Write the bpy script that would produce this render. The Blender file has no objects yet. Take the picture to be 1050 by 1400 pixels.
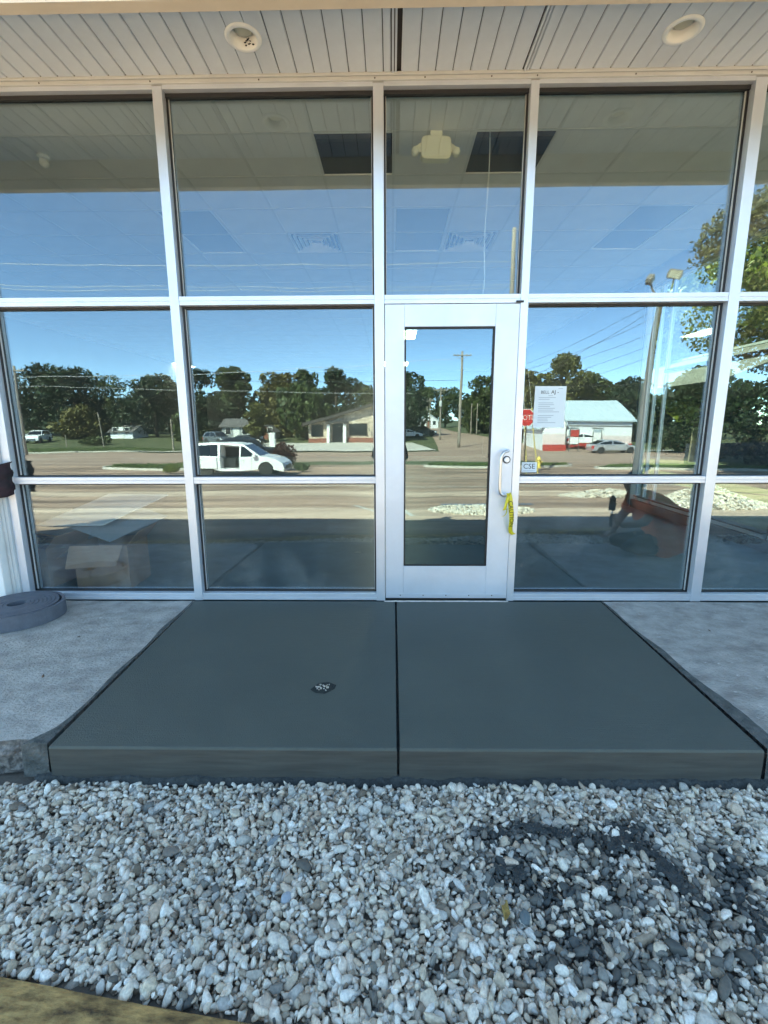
import bpy, bmesh, math, random
import numpy as np
from mathutils import Vector, Matrix
R = math.radians
scene = bpy.context.scene
C = scene.collection
random.seed(7)
rng = np.random.default_rng(11)

# ------------------------------------------------------------------ camera, sky, sun, exposure
cam_data = bpy.data.cameras.new("camera")
cam = bpy.data.objects.new("camera", cam_data)
C.objects.link(cam)
scene.camera = cam
cam_data.sensor_fit = 'HORIZONTAL'
cam_data.sensor_width = 36.0
cam_data.lens = 36.0 * 630.37 / 1050.0
cam_data.clip_start = 0.02
cam_data.clip_end = 3000
pt, yw, rl = R(10.738), R(0.922), R(-0.2114)
fw = Vector((-math.sin(yw) * math.cos(pt), math.cos(yw) * math.cos(pt), -math.sin(pt)))
rt = Vector((math.cos(yw), math.sin(yw), 0))
up = rt.cross(fw)
rt2 = rt * math.cos(rl) + up * math.sin(rl)
up2 = -rt * math.sin(rl) + up * math.cos(rl)
mw = Matrix((rt2, up2, -fw)).transposed().to_4x4()
mw.translation = Vector((0, -3.3093, 1.3123))
cam.matrix_world = mw

SUN_DIR = Vector((-0.50, 0.70, 0.80)).normalized()
world = bpy.data.worlds.new("World")
scene.world = world
world.use_nodes = True
wn = world.node_tree.nodes
wl = world.node_tree.links
wn.clear()
sky = wn.new('ShaderNodeTexSky')
sky.sky_type = 'NISHITA'
sky.sun_disc = False
sky.sun_elevation = math.asin(SUN_DIR.z)
sky.sun_rotation = math.atan2(SUN_DIR.x, SUN_DIR.y)
sky.air_density = 0.5
sky.dust_density = 0.0
sky.ozone_density = 2.5
bg = wn.new('ShaderNodeBackground')
bg.inputs[1].default_value = 0.15
wo = wn.new('ShaderNodeOutputWorld')
wl.new(sky.outputs[0], bg.inputs[0])
wl.new(bg.outputs[0], wo.inputs[0])

sl = bpy.data.lights.new("sun", 'SUN')
sl.energy = 5.0
sl.angle = R(0.53)
sl.color = (1.0, 0.95, 0.88)
sun = bpy.data.objects.new("sun", sl)
C.objects.link(sun)
sun.rotation_euler = SUN_DIR.to_track_quat('Z', 'Y').to_euler()

scene.view_settings.view_transform = 'Standard'
scene.view_settings.look = 'None'
scene.view_settings.gamma = 1.0
scene.view_settings.exposure = 2.9
scene.view_settings.use_curve_mapping = False
scene.view_settings.use_white_balance = True
scene.view_settings.white_balance_temperature = 8400
scene.view_settings.white_balance_tint = -9
scene.render.engine = 'CYCLES'
scene.cycles.max_bounces = 10
scene.cycles.transparent_max_bounces = 24
scene.cycles.glossy_bounces = 5

# ------------------------------------------------------------------ materials
def new_mat(name):
    m = bpy.data.materials.new(name)
    m.use_nodes = True
    return m, m.node_tree.nodes, m.node_tree.links, m.node_tree.nodes['Principled BSDF']

def mat(name, col, rough=0.6, metal=0.0, var=0.0, scale=5.0, bump=0.0, bscale=60.0, col2=None, stretch=None, spec=0.5, island=0.0, detail=6):
    m, n, l, b = new_mat(name)
    b.inputs['Base Color'].default_value = (*col, 1)
    b.inputs['Roughness'].default_value = rough
    b.inputs['Metallic'].default_value = metal
    b.inputs['Specular IOR Level'].default_value = spec
    tc = n.new('ShaderNodeTexCoord')
    src = tc.outputs['Object']
    if stretch:
        mp = n.new('ShaderNodeMapping')
        mp.inputs['Scale'].default_value = stretch
        l.new(src, mp.inputs['Vector'])
        src = mp.outputs[0]
    last = None
    if var > 0 or col2:
        nz = n.new('ShaderNodeTexNoise')
        nz.inputs['Scale'].default_value = scale
        nz.inputs['Detail'].default_value = detail
        nz.inputs['Roughness'].default_value = 0.62
        l.new(src, nz.inputs['Vector'])
        cr = n.new('ShaderNodeValToRGB')
        cr.color_ramp.elements[0].position = 0.33
        cr.color_ramp.elements[1].position = 0.68
        a = tuple(max(0, c * (1 - var)) for c in col)
        c2 = col2 if col2 else tuple(min(1, c * (1 + var)) for c in col)
        cr.color_ramp.elements[0].color = (*a, 1)
        cr.color_ramp.elements[1].color = (*c2, 1)
        l.new(nz.outputs['Fac'], cr.inputs[0])
        last = cr.outputs[0]
    if island > 0:
        g = n.new('ShaderNodeNewGeometry')
        mr = n.new('ShaderNodeMapRange')
        mr.inputs['To Min'].default_value = 1 - island
        mr.inputs['To Max'].default_value = 1 + island
        l.new(g.outputs['Random Per Island'], mr.inputs['Value'])
        mx = n.new('ShaderNodeVectorMath')
        mx.operation = 'SCALE'
        if last:
            l.new(last, mx.inputs[0])
        else:
            mx.inputs[0].default_value = col
        l.new(mr.outputs[0], mx.inputs['Scale'])
        last = mx.outputs[0]
    if last:
        l.new(last, b.inputs['Base Color'])
    if bump > 0:
        nb = n.new('ShaderNodeTexNoise')
        nb.inputs['Scale'].default_value = bscale
        nb.inputs['Detail'].default_value = 8
        l.new(src, nb.inputs['Vector'])
        bp = n.new('ShaderNodeBump')
        bp.inputs['Strength'].default_value = bump
        bp.inputs['Distance'].default_value = 0.02
        l.new(nb.outputs['Fac'], bp.inputs['Height'])
        l.new(bp.outputs[0], b.inputs['Normal'])
    return m

def glass_mat(name, tint, refl, dirt=0.25, wave=0.022):
    """architectural glass: each face lets a tinted part through and mirrors the rest, with dust near the sill"""
    m, n, l, b = new_mat(name)
    n.remove(b)
    out = n['Material Output']
    tr = n.new('ShaderNodeBsdfTransparent')
    tr.inputs[0].default_value = (*tint, 1)
    gl = n.new('ShaderNodeBsdfGlossy')
    gl.inputs['Color'].default_value = (0.68, 0.84, 1.0, 1)
    gl.inputs['Roughness'].default_value = 0.0
    tc = n.new('ShaderNodeTexCoord')
    nz = n.new('ShaderNodeTexNoise')
    nz.inputs['Scale'].default_value = 1.6
    nz.inputs['Detail'].default_value = 1
    l.new(tc.outputs['Object'], nz.inputs['Vector'])
    bp = n.new('ShaderNodeBump')
    bp.inputs['Strength'].default_value = wave
    bp.inputs['Distance'].default_value = 0.05
    l.new(nz.outputs['Fac'], bp.inputs['Height'])
    l.new(bp.outputs[0], gl.inputs['Normal'])
    fr = n.new('ShaderNodeFresnel')
    gm = n.new('ShaderNodeNewGeometry')
    io = n.new('ShaderNodeMapRange')            # same reflectance from both sides of the sheet
    io.inputs['To Min'].default_value = 1.5; io.inputs['To Max'].default_value = 1 / 1.5
    l.new(gm.outputs['Backfacing'], io.inputs['Value'])
    l.new(io.outputs[0], fr.inputs[0])
    ad = n.new('ShaderNodeMath')
    ad.operation = 'ADD'
    ad.use_clamp = True
    ad.inputs[1].default_value = refl
    l.new(fr.outputs[0], ad.inputs[0])
    mx = n.new('ShaderNodeMixShader')
    l.new(ad.outputs[0], mx.inputs[0])
    l.new(tr.outputs[0], mx.inputs[1])
    l.new(gl.outputs[0], mx.inputs[2])
    # dust film and specks
    df = n.new('ShaderNodeBsdfDiffuse')
    df.inputs[0].default_value = (0.55, 0.56, 0.55, 1)
    vo = n.new('ShaderNodeTexVoronoi')
    vo.inputs['Scale'].default_value = 34
    l.new(tc.outputs['Object'], vo.inputs['Vector'])
    s1 = n.new('ShaderNodeMath'); s1.operation = 'LESS_THAN'; s1.inputs[1].default_value = 0.07
    l.new(vo.outputs['Distance'], s1.inputs[0])
    n2 = n.new('ShaderNodeTexNoise'); n2.inputs['Scale'].default_value = 3.5; n2.inputs['Detail'].default_value = 9
    n2.inputs['Roughness'].default_value = 0.7
    l.new(tc.outputs['Object'], n2.inputs['Vector'])
    r2 = n.new('ShaderNodeMapRange')
    r2.inputs['From Min'].default_value = 0.5; r2.inputs['From Max'].default_value = 0.8
    l.new(n2.outputs['Fac'], r2.inputs['Value'])
    sp = n.new('ShaderNodeSeparateXYZ')
    l.new(tc.outputs['Object'], sp.inputs[0])
    hz = n.new('ShaderNodeMapRange')
    hz.inputs['From Min'].default_value = 1.0; hz.inputs['From Max'].default_value = 0.05
    hz.inputs['To Min'].default_value = 0.12; hz.inputs['To Max'].default_value = 1.0
    l.new(sp.outputs['Z'], hz.inputs['Value'])
    a1 = n.new('ShaderNodeMath'); a1.operation = 'MULTIPLY'
    l.new(s1.outputs[0], a1.inputs[0]); l.new(r2.outputs[0], a1.inputs[1])
    a2 = n.new('ShaderNodeMath'); a2.operation = 'MULTIPLY_ADD'; a2.inputs[1].default_value = 0.45
    l.new(r2.outputs[0], a2.inputs[0]); l.new(a1.outputs[0], a2.inputs[2])
    a3 = n.new('ShaderNodeMath'); a3.operation = 'MULTIPLY'
    l.new(a2.outputs[0], a3.inputs[0]); l.new(hz.outputs[0], a3.inputs[1])
    a4 = n.new('ShaderNodeMath'); a4.operation = 'MULTIPLY_ADD'
    a4.inputs[1].default_value = dirt; a4.inputs[2].default_value = 0.008
    l.new(a3.outputs[0], a4.inputs[0])
    a5 = n.new('ShaderNodeMath'); a5.operation = 'MULTIPLY'
    l.new(a1.outputs[0], a5.inputs[0]); l.new(hz.outputs[0], a5.inputs[1])
    a6 = n.new('ShaderNodeMath'); a6.operation = 'MULTIPLY_ADD'; a6.use_clamp = True; a6.inputs[1].default_value = dirt * 5
    l.new(a5.outputs[0], a6.inputs[0]); l.new(a4.outputs[0], a6.inputs[2])
    m2 = n.new('ShaderNodeMixShader')
    l.new(a6.outputs[0], m2.inputs[0]); l.new(mx.outputs[0], m2.inputs[1]); l.new(df.outputs[0], m2.inputs[2])
    l.new(m2.outputs[0], out.inputs[0])
    return m

def emit_mat(name, col, strength):
    m, n, l, b = new_mat(name)
    b.inputs['Base Color'].default_value = (0.8, 0.8, 0.8, 1)
    b.inputs['Emission Color'].default_value = (*col, 1)
    b.inputs['Emission Strength'].default_value = strength
    return m

def leaf_mat(name, dark, light):
    m, n, l, b = new_mat(name)
    g = n.new('ShaderNodeNewGeometry')
    oi = n.new('ShaderNodeObjectInfo')
    cr = n.new('ShaderNodeValToRGB')
    cr.color_ramp.elements[0].color = (*dark, 1)
    cr.color_ramp.elements[1].color = (*light, 1)
    l.new(g.outputs['Random Per Island'], cr.inputs[0])
    hs = n.new('ShaderNodeHueSaturation')
    mr = n.new('ShaderNodeMapRange')
    mr.inputs['To Min'].default_value = 0.485
    mr.inputs['To Max'].default_value = 0.515
    l.new(oi.outputs['Random'], mr.inputs['Value'])
    l.new(mr.outputs[0], hs.inputs['Hue'])
    l.new(cr.outputs[0], hs.inputs['Color'])
    l.new(hs.outputs[0], b.inputs['Base Color'])
    b.inputs['Roughness'].default_value = 0.6
    tl = n.new('ShaderNodeBsdfTranslucent')
    l.new(hs.outputs[0], tl.inputs[0])
    mx = n.new('ShaderNodeMixShader')
    mx.inputs[0].default_value = 0.3
    l.new(b.outputs[0], mx.inputs[1]); l.new(tl.outputs[0], mx.inputs[2])
    l.new(mx.outputs[0], n['Material Output'].inputs[0])
    return m

ALU = mat('anodised_aluminium', (0.67, 0.71, 0.77), 0.38, 0.55, var=0.05, scale=3, bump=0.03, bscale=25)
ALUD = mat('door_aluminium', (0.64, 0.69, 0.76), 0.42, 0.45, var=0.07, scale=2.2, bump=0.04, bscale=20)
GASKET = mat('black_gasket', (0.012, 0.012, 0.014), 0.5)
GLASS = glass_mat('window_glass', (0.90, 0.95, 0.95), 0.070, dirt=0.30)
DGLASS = glass_mat('door_glass', (0.55, 0.66, 0.66), 0.10, dirt=0.08)
SGLASS = glass_mat('side_glass', (0.72, 0.78, 0.76), 0.02, dirt=0.05)
SOFFIT = mat('soffit_paint', (0.665, 0.69, 0.72), 0.55, var=0.08, scale=2.5, bump=0.04, bscale=12)
SOFFITDARK = mat('soffit_backing', (0.06, 0.045, 0.035), 0.9)
FASCIA = mat('fascia_paint', (0.68, 0.58, 0.45), 0.55, var=0.06, scale=4)
TRIM = mat('trim_paint', (0.53, 0.545, 0.54), 0.5, var=0.06, scale=6)
WALLP = mat('cream_wall', (0.72, 0.68, 0.60), 0.7, var=0.06, scale=3, bump=0.05)
WHITEP = mat('white_paint', (0.80, 0.79, 0.76), 0.6, var=0.04, scale=3, bump=0.03)
TILE = mat('ceiling_tile', (0.82, 0.79, 0.75), 0.9, var=0.05, scale=3, bump=0.15, bscale=90)
TBAR = mat('ceiling_grid', (0.72, 0.70, 0.66), 0.5)
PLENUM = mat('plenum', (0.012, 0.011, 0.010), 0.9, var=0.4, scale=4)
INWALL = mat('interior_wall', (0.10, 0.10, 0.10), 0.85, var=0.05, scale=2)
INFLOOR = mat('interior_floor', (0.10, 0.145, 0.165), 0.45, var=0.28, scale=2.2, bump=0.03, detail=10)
CONC_OLD = mat('old_concrete', (0.31, 0.29, 0.265), 0.88, col2=(0.50, 0.475, 0.44), var=0.12, scale=7, bump=.75, bscale=60, detail=15, stretch=(1, 1.25, 1))
def weather(m, fleck=(.72, .70, .67), dark=(.16, .14, .12)):
    # adds pale mortar flecks, small dark pits and dirt clouds on top of the noise colour
    n, l = m.node_tree.nodes, m.node_tree.links
    b = n['Principled BSDF']
    src = b.inputs['Base Color'].links[0].from_socket
    tc = n.new('ShaderNodeTexCoord')
    def layer(src, scale, lo, hi, col, detail=4, rough=.6, amt=1.0, dist=0):
        z = n.new('ShaderNodeTexNoise'); z.inputs['Scale'].default_value = scale; z.inputs['Detail'].default_value = detail; z.inputs['Roughness'].default_value = rough; z.inputs['Distortion'].default_value = dist
        l.new(tc.outputs['Object'], z.inputs['Vector'])
        r = n.new('ShaderNodeMapRange'); r.inputs['From Min'].default_value = lo; r.inputs['From Max'].default_value = hi; r.inputs['To Max'].default_value = amt
        l.new(z.outputs['Fac'], r.inputs['Value'])
        mx = n.new('ShaderNodeMix'); mx.data_type = 'RGBA'
        l.new(r.outputs[0], mx.inputs['Factor']); l.new(src, mx.inputs['A']); mx.inputs['B'].default_value = (*col, 1)
        return mx.outputs['Result']
    o = layer(src, 24, .60, .70, fleck, 10, .7, .75, .4)
    o = layer(o, 95, .66, .72, dark, 3, .5, .8)
    o = layer(o, 2.4, .56, .74, dark, 8, .7, .35, .8)
    o = layer(o, 9, .64, .74, fleck, 12, .75, .6, 1.2)
    l.new(o, b.inputs['Base Color'])
weather(CONC_OLD)
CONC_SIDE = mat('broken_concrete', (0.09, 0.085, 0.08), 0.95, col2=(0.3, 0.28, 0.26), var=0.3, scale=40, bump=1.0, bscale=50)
MORTAR = mat('fresh_mortar', (0.070, 0.078, 0.074), 0.85, col2=(.14, .145, .14), var=0.2, scale=16, bump=0.9, bscale=60)
MUD = mat('wet_cement', (0.045, 0.05, 0.05), 0.8, var=0.35, scale=30, bump=0.7, bscale=80)
WOODT = mat('landscape_timber', (0.07, 0.035, 0.014), 0.85, col2=(0.60, 0.38, 0.14), var=0.4, scale=11, bump=0.6, bscale=30, stretch=(1, 2.2, 2), detail=12)
DIRT = mat('dirt', (0.13, 0.11, 0.09), 0.95, var=0.3, scale=6, bump=0.4)
FOAM = mat('grey_foam', (0.115, 0.125, 0.15), 0.8, var=0.12, scale=18, bump=0.15, bscale=150)
CARD = mat('cardboard', (0.31, 0.175, 0.105), 0.85, var=0.12, scale=5, bump=0.05)
SHEET = mat('white_sheet', (0.72, 0.74, 0.76), 0.5)
YELLOW = mat('yellow_plastic', (0.66, 0.55, 0.03), 0.4)
BLACK = mat('black', (0.012, 0.012, 0.012), 0.5)
DARKINK = mat('ink', (0.03, 0.05, 0.07), 0.6)
GREYINK = mat('grey_print', (0.30, 0.36, 0.42), 0.6)
PAPER = mat('paper', (0.62, 0.70, 0.74), 0.6)
CREAMPL = mat('cream_plastic', (0.92, 0.88, 0.70), 0.45)
WHITEPL = mat('white_plastic', (0.85, 0.84, 0.80), 0.4)
LENS = mat('lamp_lens', (0.50, 0.47, 0.36), 0.35)
TROFF = mat('unlit_lens', (0.34, 0.36, 0.38), 0.4)
LIT = emit_mat('lit_panel', (1.0, 0.98, 0.92), 5.0)

# ------------------------------------------------------------------ mesh helpers
class MB:
    """collects boxes, prisms, tubes... and links them as ONE mesh object"""
    def __init__(s):
        s.v = []; s.f = []
    def add(s, vs, fs):
        o = len(s.v)
        s.v += [tuple(v) for v in vs]
        s.f += [tuple(i + o for i in f) for f in fs]
        return s
    def box(s, x0, x1, y0, y1, z0, z1, M=None):
        vs = [Vector((x, y, z)) for z in (z0, z1) for y in (y0, y1) for x in (x0, x1)]
        if M: vs = [M @ v for v in vs]
        return s.add(vs, [(0, 2, 3, 1), (4, 5, 7, 6), (0, 1, 5, 4), (2, 6, 7, 3), (0, 4, 6, 2), (1, 3, 7, 5)])
    def prism(s, pts, y0, y1, M=None, fy=None):
        """polygon in x,z extruded along y; fy(z, y) may taper it"""
        n = len(pts)
        fy = fy or (lambda z, y: y)
        a = [Vector((x, fy(z, y0), z)) for x, z in pts] + [Vector((x, fy(z, y1), z)) for x, z in pts]
        if M: a = [M @ v for v in a]
        fs = [tuple(range(n)), tuple(reversed(range(n, 2 * n)))] + [(i, i + n, (i + 1) % n + n, (i + 1) % n) for i in range(n)]
        return s.add(a, fs)
    def tube(s, pts, r, n=8, cap=True):
        pts = [Vector(p) for p in pts]
        rs = r if isinstance(r, (list, tuple)) else [r] * len(pts)
        rings = []
        u = None
        for i, p in enumerate(pts):
            t = (pts[min(i + 1, len(pts) - 1)] - pts[max(i - 1, 0)]).normalized()
            if u is None:
                u = t.orthogonal().normalized()
            else:
                u = (u - t * u.dot(t))
                u = u.normalized() if u.length > 1e-6 else t.orthogonal().normalized()
            w = t.cross(u)
            rings.append([p + (u * math.cos(2 * math.pi * k / n) + w * math.sin(2 * math.pi * k / n)) * rs[i] for k in range(n)])
        vs = [v for rr in rings for v in rr]
        fs = [(i * n + k, i * n + (k + 1) % n, (i + 1) * n + (k + 1) % n, (i + 1) * n + k) for i in range(len(pts) - 1) for k in range(n)]
        if cap:
            fs += [tuple(reversed(range(n))), tuple(range((len(pts) - 1) * n, len(pts) * n))]
        return s.add(vs, fs)
    def lathe(s, prof, n=20, c=(0, 0, 0), axis='Z', closed=False):
        vs = []
        for r, h in prof:
            for k in range(n):
                a = 2 * math.pi * k / n
                if axis == 'Z': vs.append((c[0] + r * math.cos(a), c[1] + r * math.sin(a), c[2] + h))
                elif axis == 'Y': vs.append((c[0] + r * math.cos(a), c[1] + h, c[2] + r * math.sin(a)))
                else: vs.append((c[0] + h, c[1] + r * math.cos(a), c[2] + r * math.sin(a)))
        m = len(prof)
        fs = [(i * n + k, i * n + (k + 1) % n, ((i + 1) % m) * n + (k + 1) % n, ((i + 1) % m) * n + k) for i in range(m if closed else m - 1) for k in range(n)]
        if not closed:
            fs += [tuple(reversed(range(n))), tuple(range((m - 1) * n, m * n))]
        return s.add(vs, fs)
    def quad(s, a, b, c, d):
        return s.add([a, b, c, d], [(0, 1, 2, 3)])
    def mesh(s, name, m=None, smooth=False):
        me = bpy.data.meshes.new(name)
        me.from_pydata(s.v, [], s.f)
        me.update()
        if m: me.materials.append(m)
        if smooth:
            me.polygons.foreach_set('use_smooth', [True] * len(me.polygons))
        return me
    def build(s, name, m, parent=None, smooth=False, bevel=0.0, recalc=True, loc=None):
        me = s.mesh(name, m, smooth)
        if recalc:
            b = bmesh.new(); b.from_mesh(me)
            bmesh.ops.recalc_face_normals(b, faces=b.faces)
            b.to_mesh(me); b.free()
        o = bpy.data.objects.new(name, me)
        C.objects.link(o)
        if parent: o.parent = parent
        if loc: o.location = loc
        if bevel > 0:
            md = o.modifiers.new('bevel', 'BEVEL')
            md.width = bevel; md.segments = 2; md.limit_method = 'ANGLE'
        return o

def tag(o, label=None, cat=None, group=None, kind=None):
    if label: o['label'] = label
    if cat: o['category'] = cat
    if group: o['group'] = group
    if kind: o['kind'] = kind
    return o

def empty(name, loc=(0, 0, 0), rz=0, label=None, cat=None, group=None):
    o = bpy.data.objects.new(name, None)
    C.objects.link(o)
    o.location = loc
    o.rotation_euler = (0, 0, rz)
    o.empty_display_size = 0.1
    return tag(o, label, cat, group)

def np_mesh(name, verts, faces, m, smooth=False, attr=None):
    me = bpy.data.meshes.new(name)
    nv, nf, k = len(verts), len(faces), faces.shape[1]
    me.vertices.add(nv); me.vertices.foreach_set('co', verts.astype(np.float32).ravel())
    me.loops.add(nf * k); me.loops.foreach_set('vertex_index', faces.astype(np.int32).ravel())
    me.polygons.add(nf)
    me.polygons.foreach_set('loop_start', np.arange(0, nf * k, k, dtype=np.int32))
    if smooth: me.polygons.foreach_set('use_smooth', np.ones(nf, dtype=bool))
    me.update(calc_edges=True)
    if attr is not None:
        a = me.attributes.new('stone_tone', 'FLOAT', 'POINT')
        a.data.foreach_set('value', attr.astype(np.float32))
    me.materials.append(m)
    return me

def link(name, me, parent=None, loc=(0, 0, 0), rz=0, sc=None):
    o = bpy.data.objects.new(name, me)
    C.objects.link(o)
    if parent: o.parent = parent
    o.location = loc
    o.rotation_euler = (0, 0, rz)
    if sc: o.scale = sc
    return o

def copy_tree(o, parent=None):
    c = o.copy()
    C.objects.link(c)
    if parent is not None: c.parent = parent
    for ch in list(o.children):
        copy_tree(ch, c)
    return c

def text_mesh(name, s, size, m, parent=None, M=None, thick=0.0004, fn=None, mirror=False):
    cu = bpy.data.curves.new(name, 'FONT')
    cu.body = s; cu.size = size; cu.extrude = thick; cu.align_x = 'CENTER'; cu.align_y = 'CENTER'
    cu.resolution_u = 3
    to = bpy.data.objects.new(name + '_tmp', cu)
    C.objects.link(to)
    dg = bpy.context.evaluated_depsgraph_get()
    me = bpy.data.meshes.new_from_object(to.evaluated_get(dg))
    bpy.data.objects.remove(to)
    if fn:
        for v in me.vertices: v.co = fn(v.co)
    me.materials.clear(); me.materials.append(m)
    me.name = name
    o = bpy.data.objects.new(name, me)
    C.objects.link(o)
    if parent: o.parent = parent
    if M: o.matrix_local = M
    return o

# ------------------------------------------------------------------ terrain heights
PROF = [(-600, -.2), (-30, -.2), (1.6, -.2), (2.6, -.24), (4.6, -.38), (8, -.6), (22, -1.35), (35, -1.62), (50, -1.75), (62, -1.35), (70, -1.0), (120, .3), (400, 4), (1200, 6)]
def gz(Y):
    return float(np.interp(Y, [a for a, b in PROF], [b for a, b in PROF]))
YS = sorted(set([round(v, 3) for v in list(np.arange(1.6, 12, .4)) + list(np.arange(12, 75, 1.0)) + list(np.arange(75, 140, 5.0)) + [200, 300, 400, 800, 1200] + [a for a, b in PROF if a > 0]]))

def strip(name, pts_l, pts_r, dz, m, kind='structure', nx=1):
    """sheet on the terrain; pts_l / pts_r: lists of (Y, x) giving the two edges"""
    Ya, Yb = pts_l[0][0], pts_l[-1][0]
    ys = [Ya] + [y for y in YS if Ya < y < Yb] + [Yb]
    v = []; f = []
    for y in ys:
        xl = float(np.interp(y, [p[0] for p in pts_l], [p[1] for p in pts_l]))
        xr = float(np.interp(y, [p[0] for p in pts_r], [p[1] for p in pts_r]))
        for i in range(nx + 1):
            v.append((xl + (xr - xl) * i / nx, -y, gz(y) + dz))
    for j in range(len(ys) - 1):
        for i in range(nx):
            a = j * (nx + 1) + i
            f.append((a, a + nx + 1, a + nx + 2, a + 1))
    o = MB().add(v, f).build(name, m)
    return tag(o, kind=kind)

# ------------------------------------------------------------------ ground, lot, street
GRASS = mat('grass_ground', (0.045, 0.068, 0.018), 0.95, col2=(0.12, 0.12, 0.048), var=0.3, scale=0.6, bump=0.6, bscale=8)
ASPH = mat('lot_asphalt', (0.20, 0.118, 0.080), 0.9, col2=(0.50, 0.33, 0.235), var=0.45, scale=0.9, bump=0.3, bscale=40, stretch=(0.16, 1.0, 1), detail=12)
STREETM = mat('street_asphalt', (0.31, 0.20, 0.147), 0.9, col2=(0.44, 0.305, 0.23), var=0.25, scale=0.8, bump=0.1, bscale=30, stretch=(0.08, 1, 1), detail=10)
CONCL = mat('light_concrete', (0.52, 0.48, 0.42), 0.9, var=0.15, scale=2, bump=0.1)
LINEP = mat('worn_line_paint', (0.62, 0.60, 0.55), 0.8, var=0.25, scale=3)
BLUEP = mat('blue_paint', (0.03, 0.16, 0.32), 0.7, var=0.2, scale=4)
SAND = mat('sandy_dust', (0.42, 0.29, 0.21), 0.95, col2=(0.70, 0.52, 0.39), var=0.3, scale=1.3, bump=0.3, bscale=30, stretch=(0.2, 1, 1), detail=12)

rows = [-600, -200, -60, -30, -10, 0.0] + YS
cols = [-1200, -500, -250, -150] + list(np.arange(-120, 121, 6.0)) + [150, 250, 500, 1200]
gv = [(x, -y, gz(y)) for y in rows for x in cols]
gf = []
nc = len(cols)
for j in range(len(rows) - 1):
    for i in range(nc - 1):
        a = j * nc + i
        gf.append((a, a + nc, a + nc + 1, a + 1))
tag(MB().add(gv, gf).build('ground', GRASS), kind='structure')
strip('parking_lot', [(2.45, -60), (29, -60)], [(2.45, 40), (29, 40)], .006, ASPH, nx=6)
strip('street', [(33, -110), (48, -110)], [(33, 120), (48, 120)], .010, STREETM, nx=6)
strip('side_street', [(48, 5.2), (57, 5.9), (70, 6.6), (100, 8.3), (200, 9)], [(48, 24), (57, 19.5), (70, 16.5), (100, 13.5), (200, 13)], .012, STREETM)
strip('sidewalk', [(49.2, -110), (50.6, -110)], [(49.2, 5.0), (50.6, 5.0)], .10, CONCL, nx=2)
strip('sidewalk', [(49.2, 22.5), (50.6, 22.5)], [(49.2, 120), (50.6, 120)], .10, CONCL)
strip('driveway', [(50.6, -22), (64, -18)], [(50.6, 5), (64, 3)], .012, CONCL)
strip('driveway', [(29, 12), (33, 11)], [(29, 40), (33, 42)], .012, STREETM)
strip('driveway', [(29, -60), (33, -62)], [(29, -16), (33, -14)], .012, STREETM)
strip('dusty_apron', [(4.7, -26), (6.6, -26)], [(4.7, 14), (6.6, 14)], .011, SAND, nx=4)
strip('dusty_apron', [(9.5, -20), (11.2, -20)], [(9.5, 6), (11.2, 6)], .011, SAND, nx=3)
for (y0, y1, x0, x1) in ((31.0, 33.0, -13, 11), (43.5, 47.5, -34, -17)):
    pass
def raised(name, outline, dz, h, m_top, m_side, label=None):
    """low raised island: closed outline of (x, Y) points"""
    n = len(outline)
    t = MB(); s = MB()
    top = [(x, -y, gz(y) + h) for x, y in outline]
    bot = [(x, -y, gz(y) - .02) for x, y in outline]
    s.add(top + bot, [(i, i + n, (i + 1) % n + n, (i + 1) % n) for i in range(n)])
    cx = sum(p[0] for p in outline) / n; cy = sum(p[1] for p in outline) / n
    inn = [(cx + (x - cx) * (1 - .16 / max(.3, math.hypot(x - cx, y - cy))), -(cy + (y - cy) * (1 - .16 / max(.3, math.hypot(x - cx, y - cy)))), gz(y) + h) for x, y in outline]
    s.add(top + inn, [(i, (i + 1) % n, (i + 1) % n + n, i + n) for i in range(n)])
    o = s.build(name + '_kerb', m_side); tag(o, kind='structure')
    t.add([(a[0], a[1], a[2] + .004) for a in inn] + [(cx, -cy, gz(cy) + h + .03)], [(i, (i + 1) % n, n) for i in range(n)])
    tag(t.build(name, m_top), kind='structure')
def ell(cx, cy, rx, ry, n=36, p=2.6):
    out = []
    for k in range(n):
        a = 2 * math.pi * k / n
        c, s = math.cos(a), math.sin(a)
        out.append((cx + rx * abs(c) ** (2 / p) * (1 if c > 0 else -1), cy + ry * abs(s) ** (2 / p) * (1 if s > 0 else -1)))
    return out
raised('grass_verge', ell(7.0, 27.2, 4.9, 1.1), 0, .13, GRASS, CONCL)
raised('grass_verge', ell(19.5, 25.0, 7.0, 1.5), 0, .13, GRASS, CONCL)
raised('grass_verge', ell(-12.5, 27.0, 6.5, 2.0), 0, .13, GRASS, CONCL)
raised('grass_verge', ell(-40, 51.5, 17, 2.6), 0, .13, GRASS, CONCL)
for (xa, xb, Y) in ((-34, -29, 37.5), (-24, -19, 37.5), (-14, -9, 37.5), (12, 17, 37.5), (20, 25, 37.5), (-34, -30, 43), (14, 18, 43)):
    strip('lane_line', [(Y, xa), (Y + .22, xa)], [(Y, xb), (Y + .22, xb)], .016, LINEP)
for (xa, xb, Y) in ((-20, 8, 18.2), (-4, 12, 13.0)):
    strip('lane_line', [(Y, xa), (Y + .12, xa)], [(Y, xb), (Y + .12, xb)], .016, LINEP)
strip('blue_parking_line', [(7.2, 1.15), (7.34, 1.15)], [(7.2, 3.3), (7.34, 3.3)], .028, BLUEP)
for a, b in (((5.3, -.1), (7.2, -.9)), ((5.3, .35), (7.2, .05))):
    strip('lane_line', [(a[0], a[1]), (b[0], b[1])], [(a[0], a[1] + .1), (b[0], b[1] + .1)], .018, LINEP)

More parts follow.
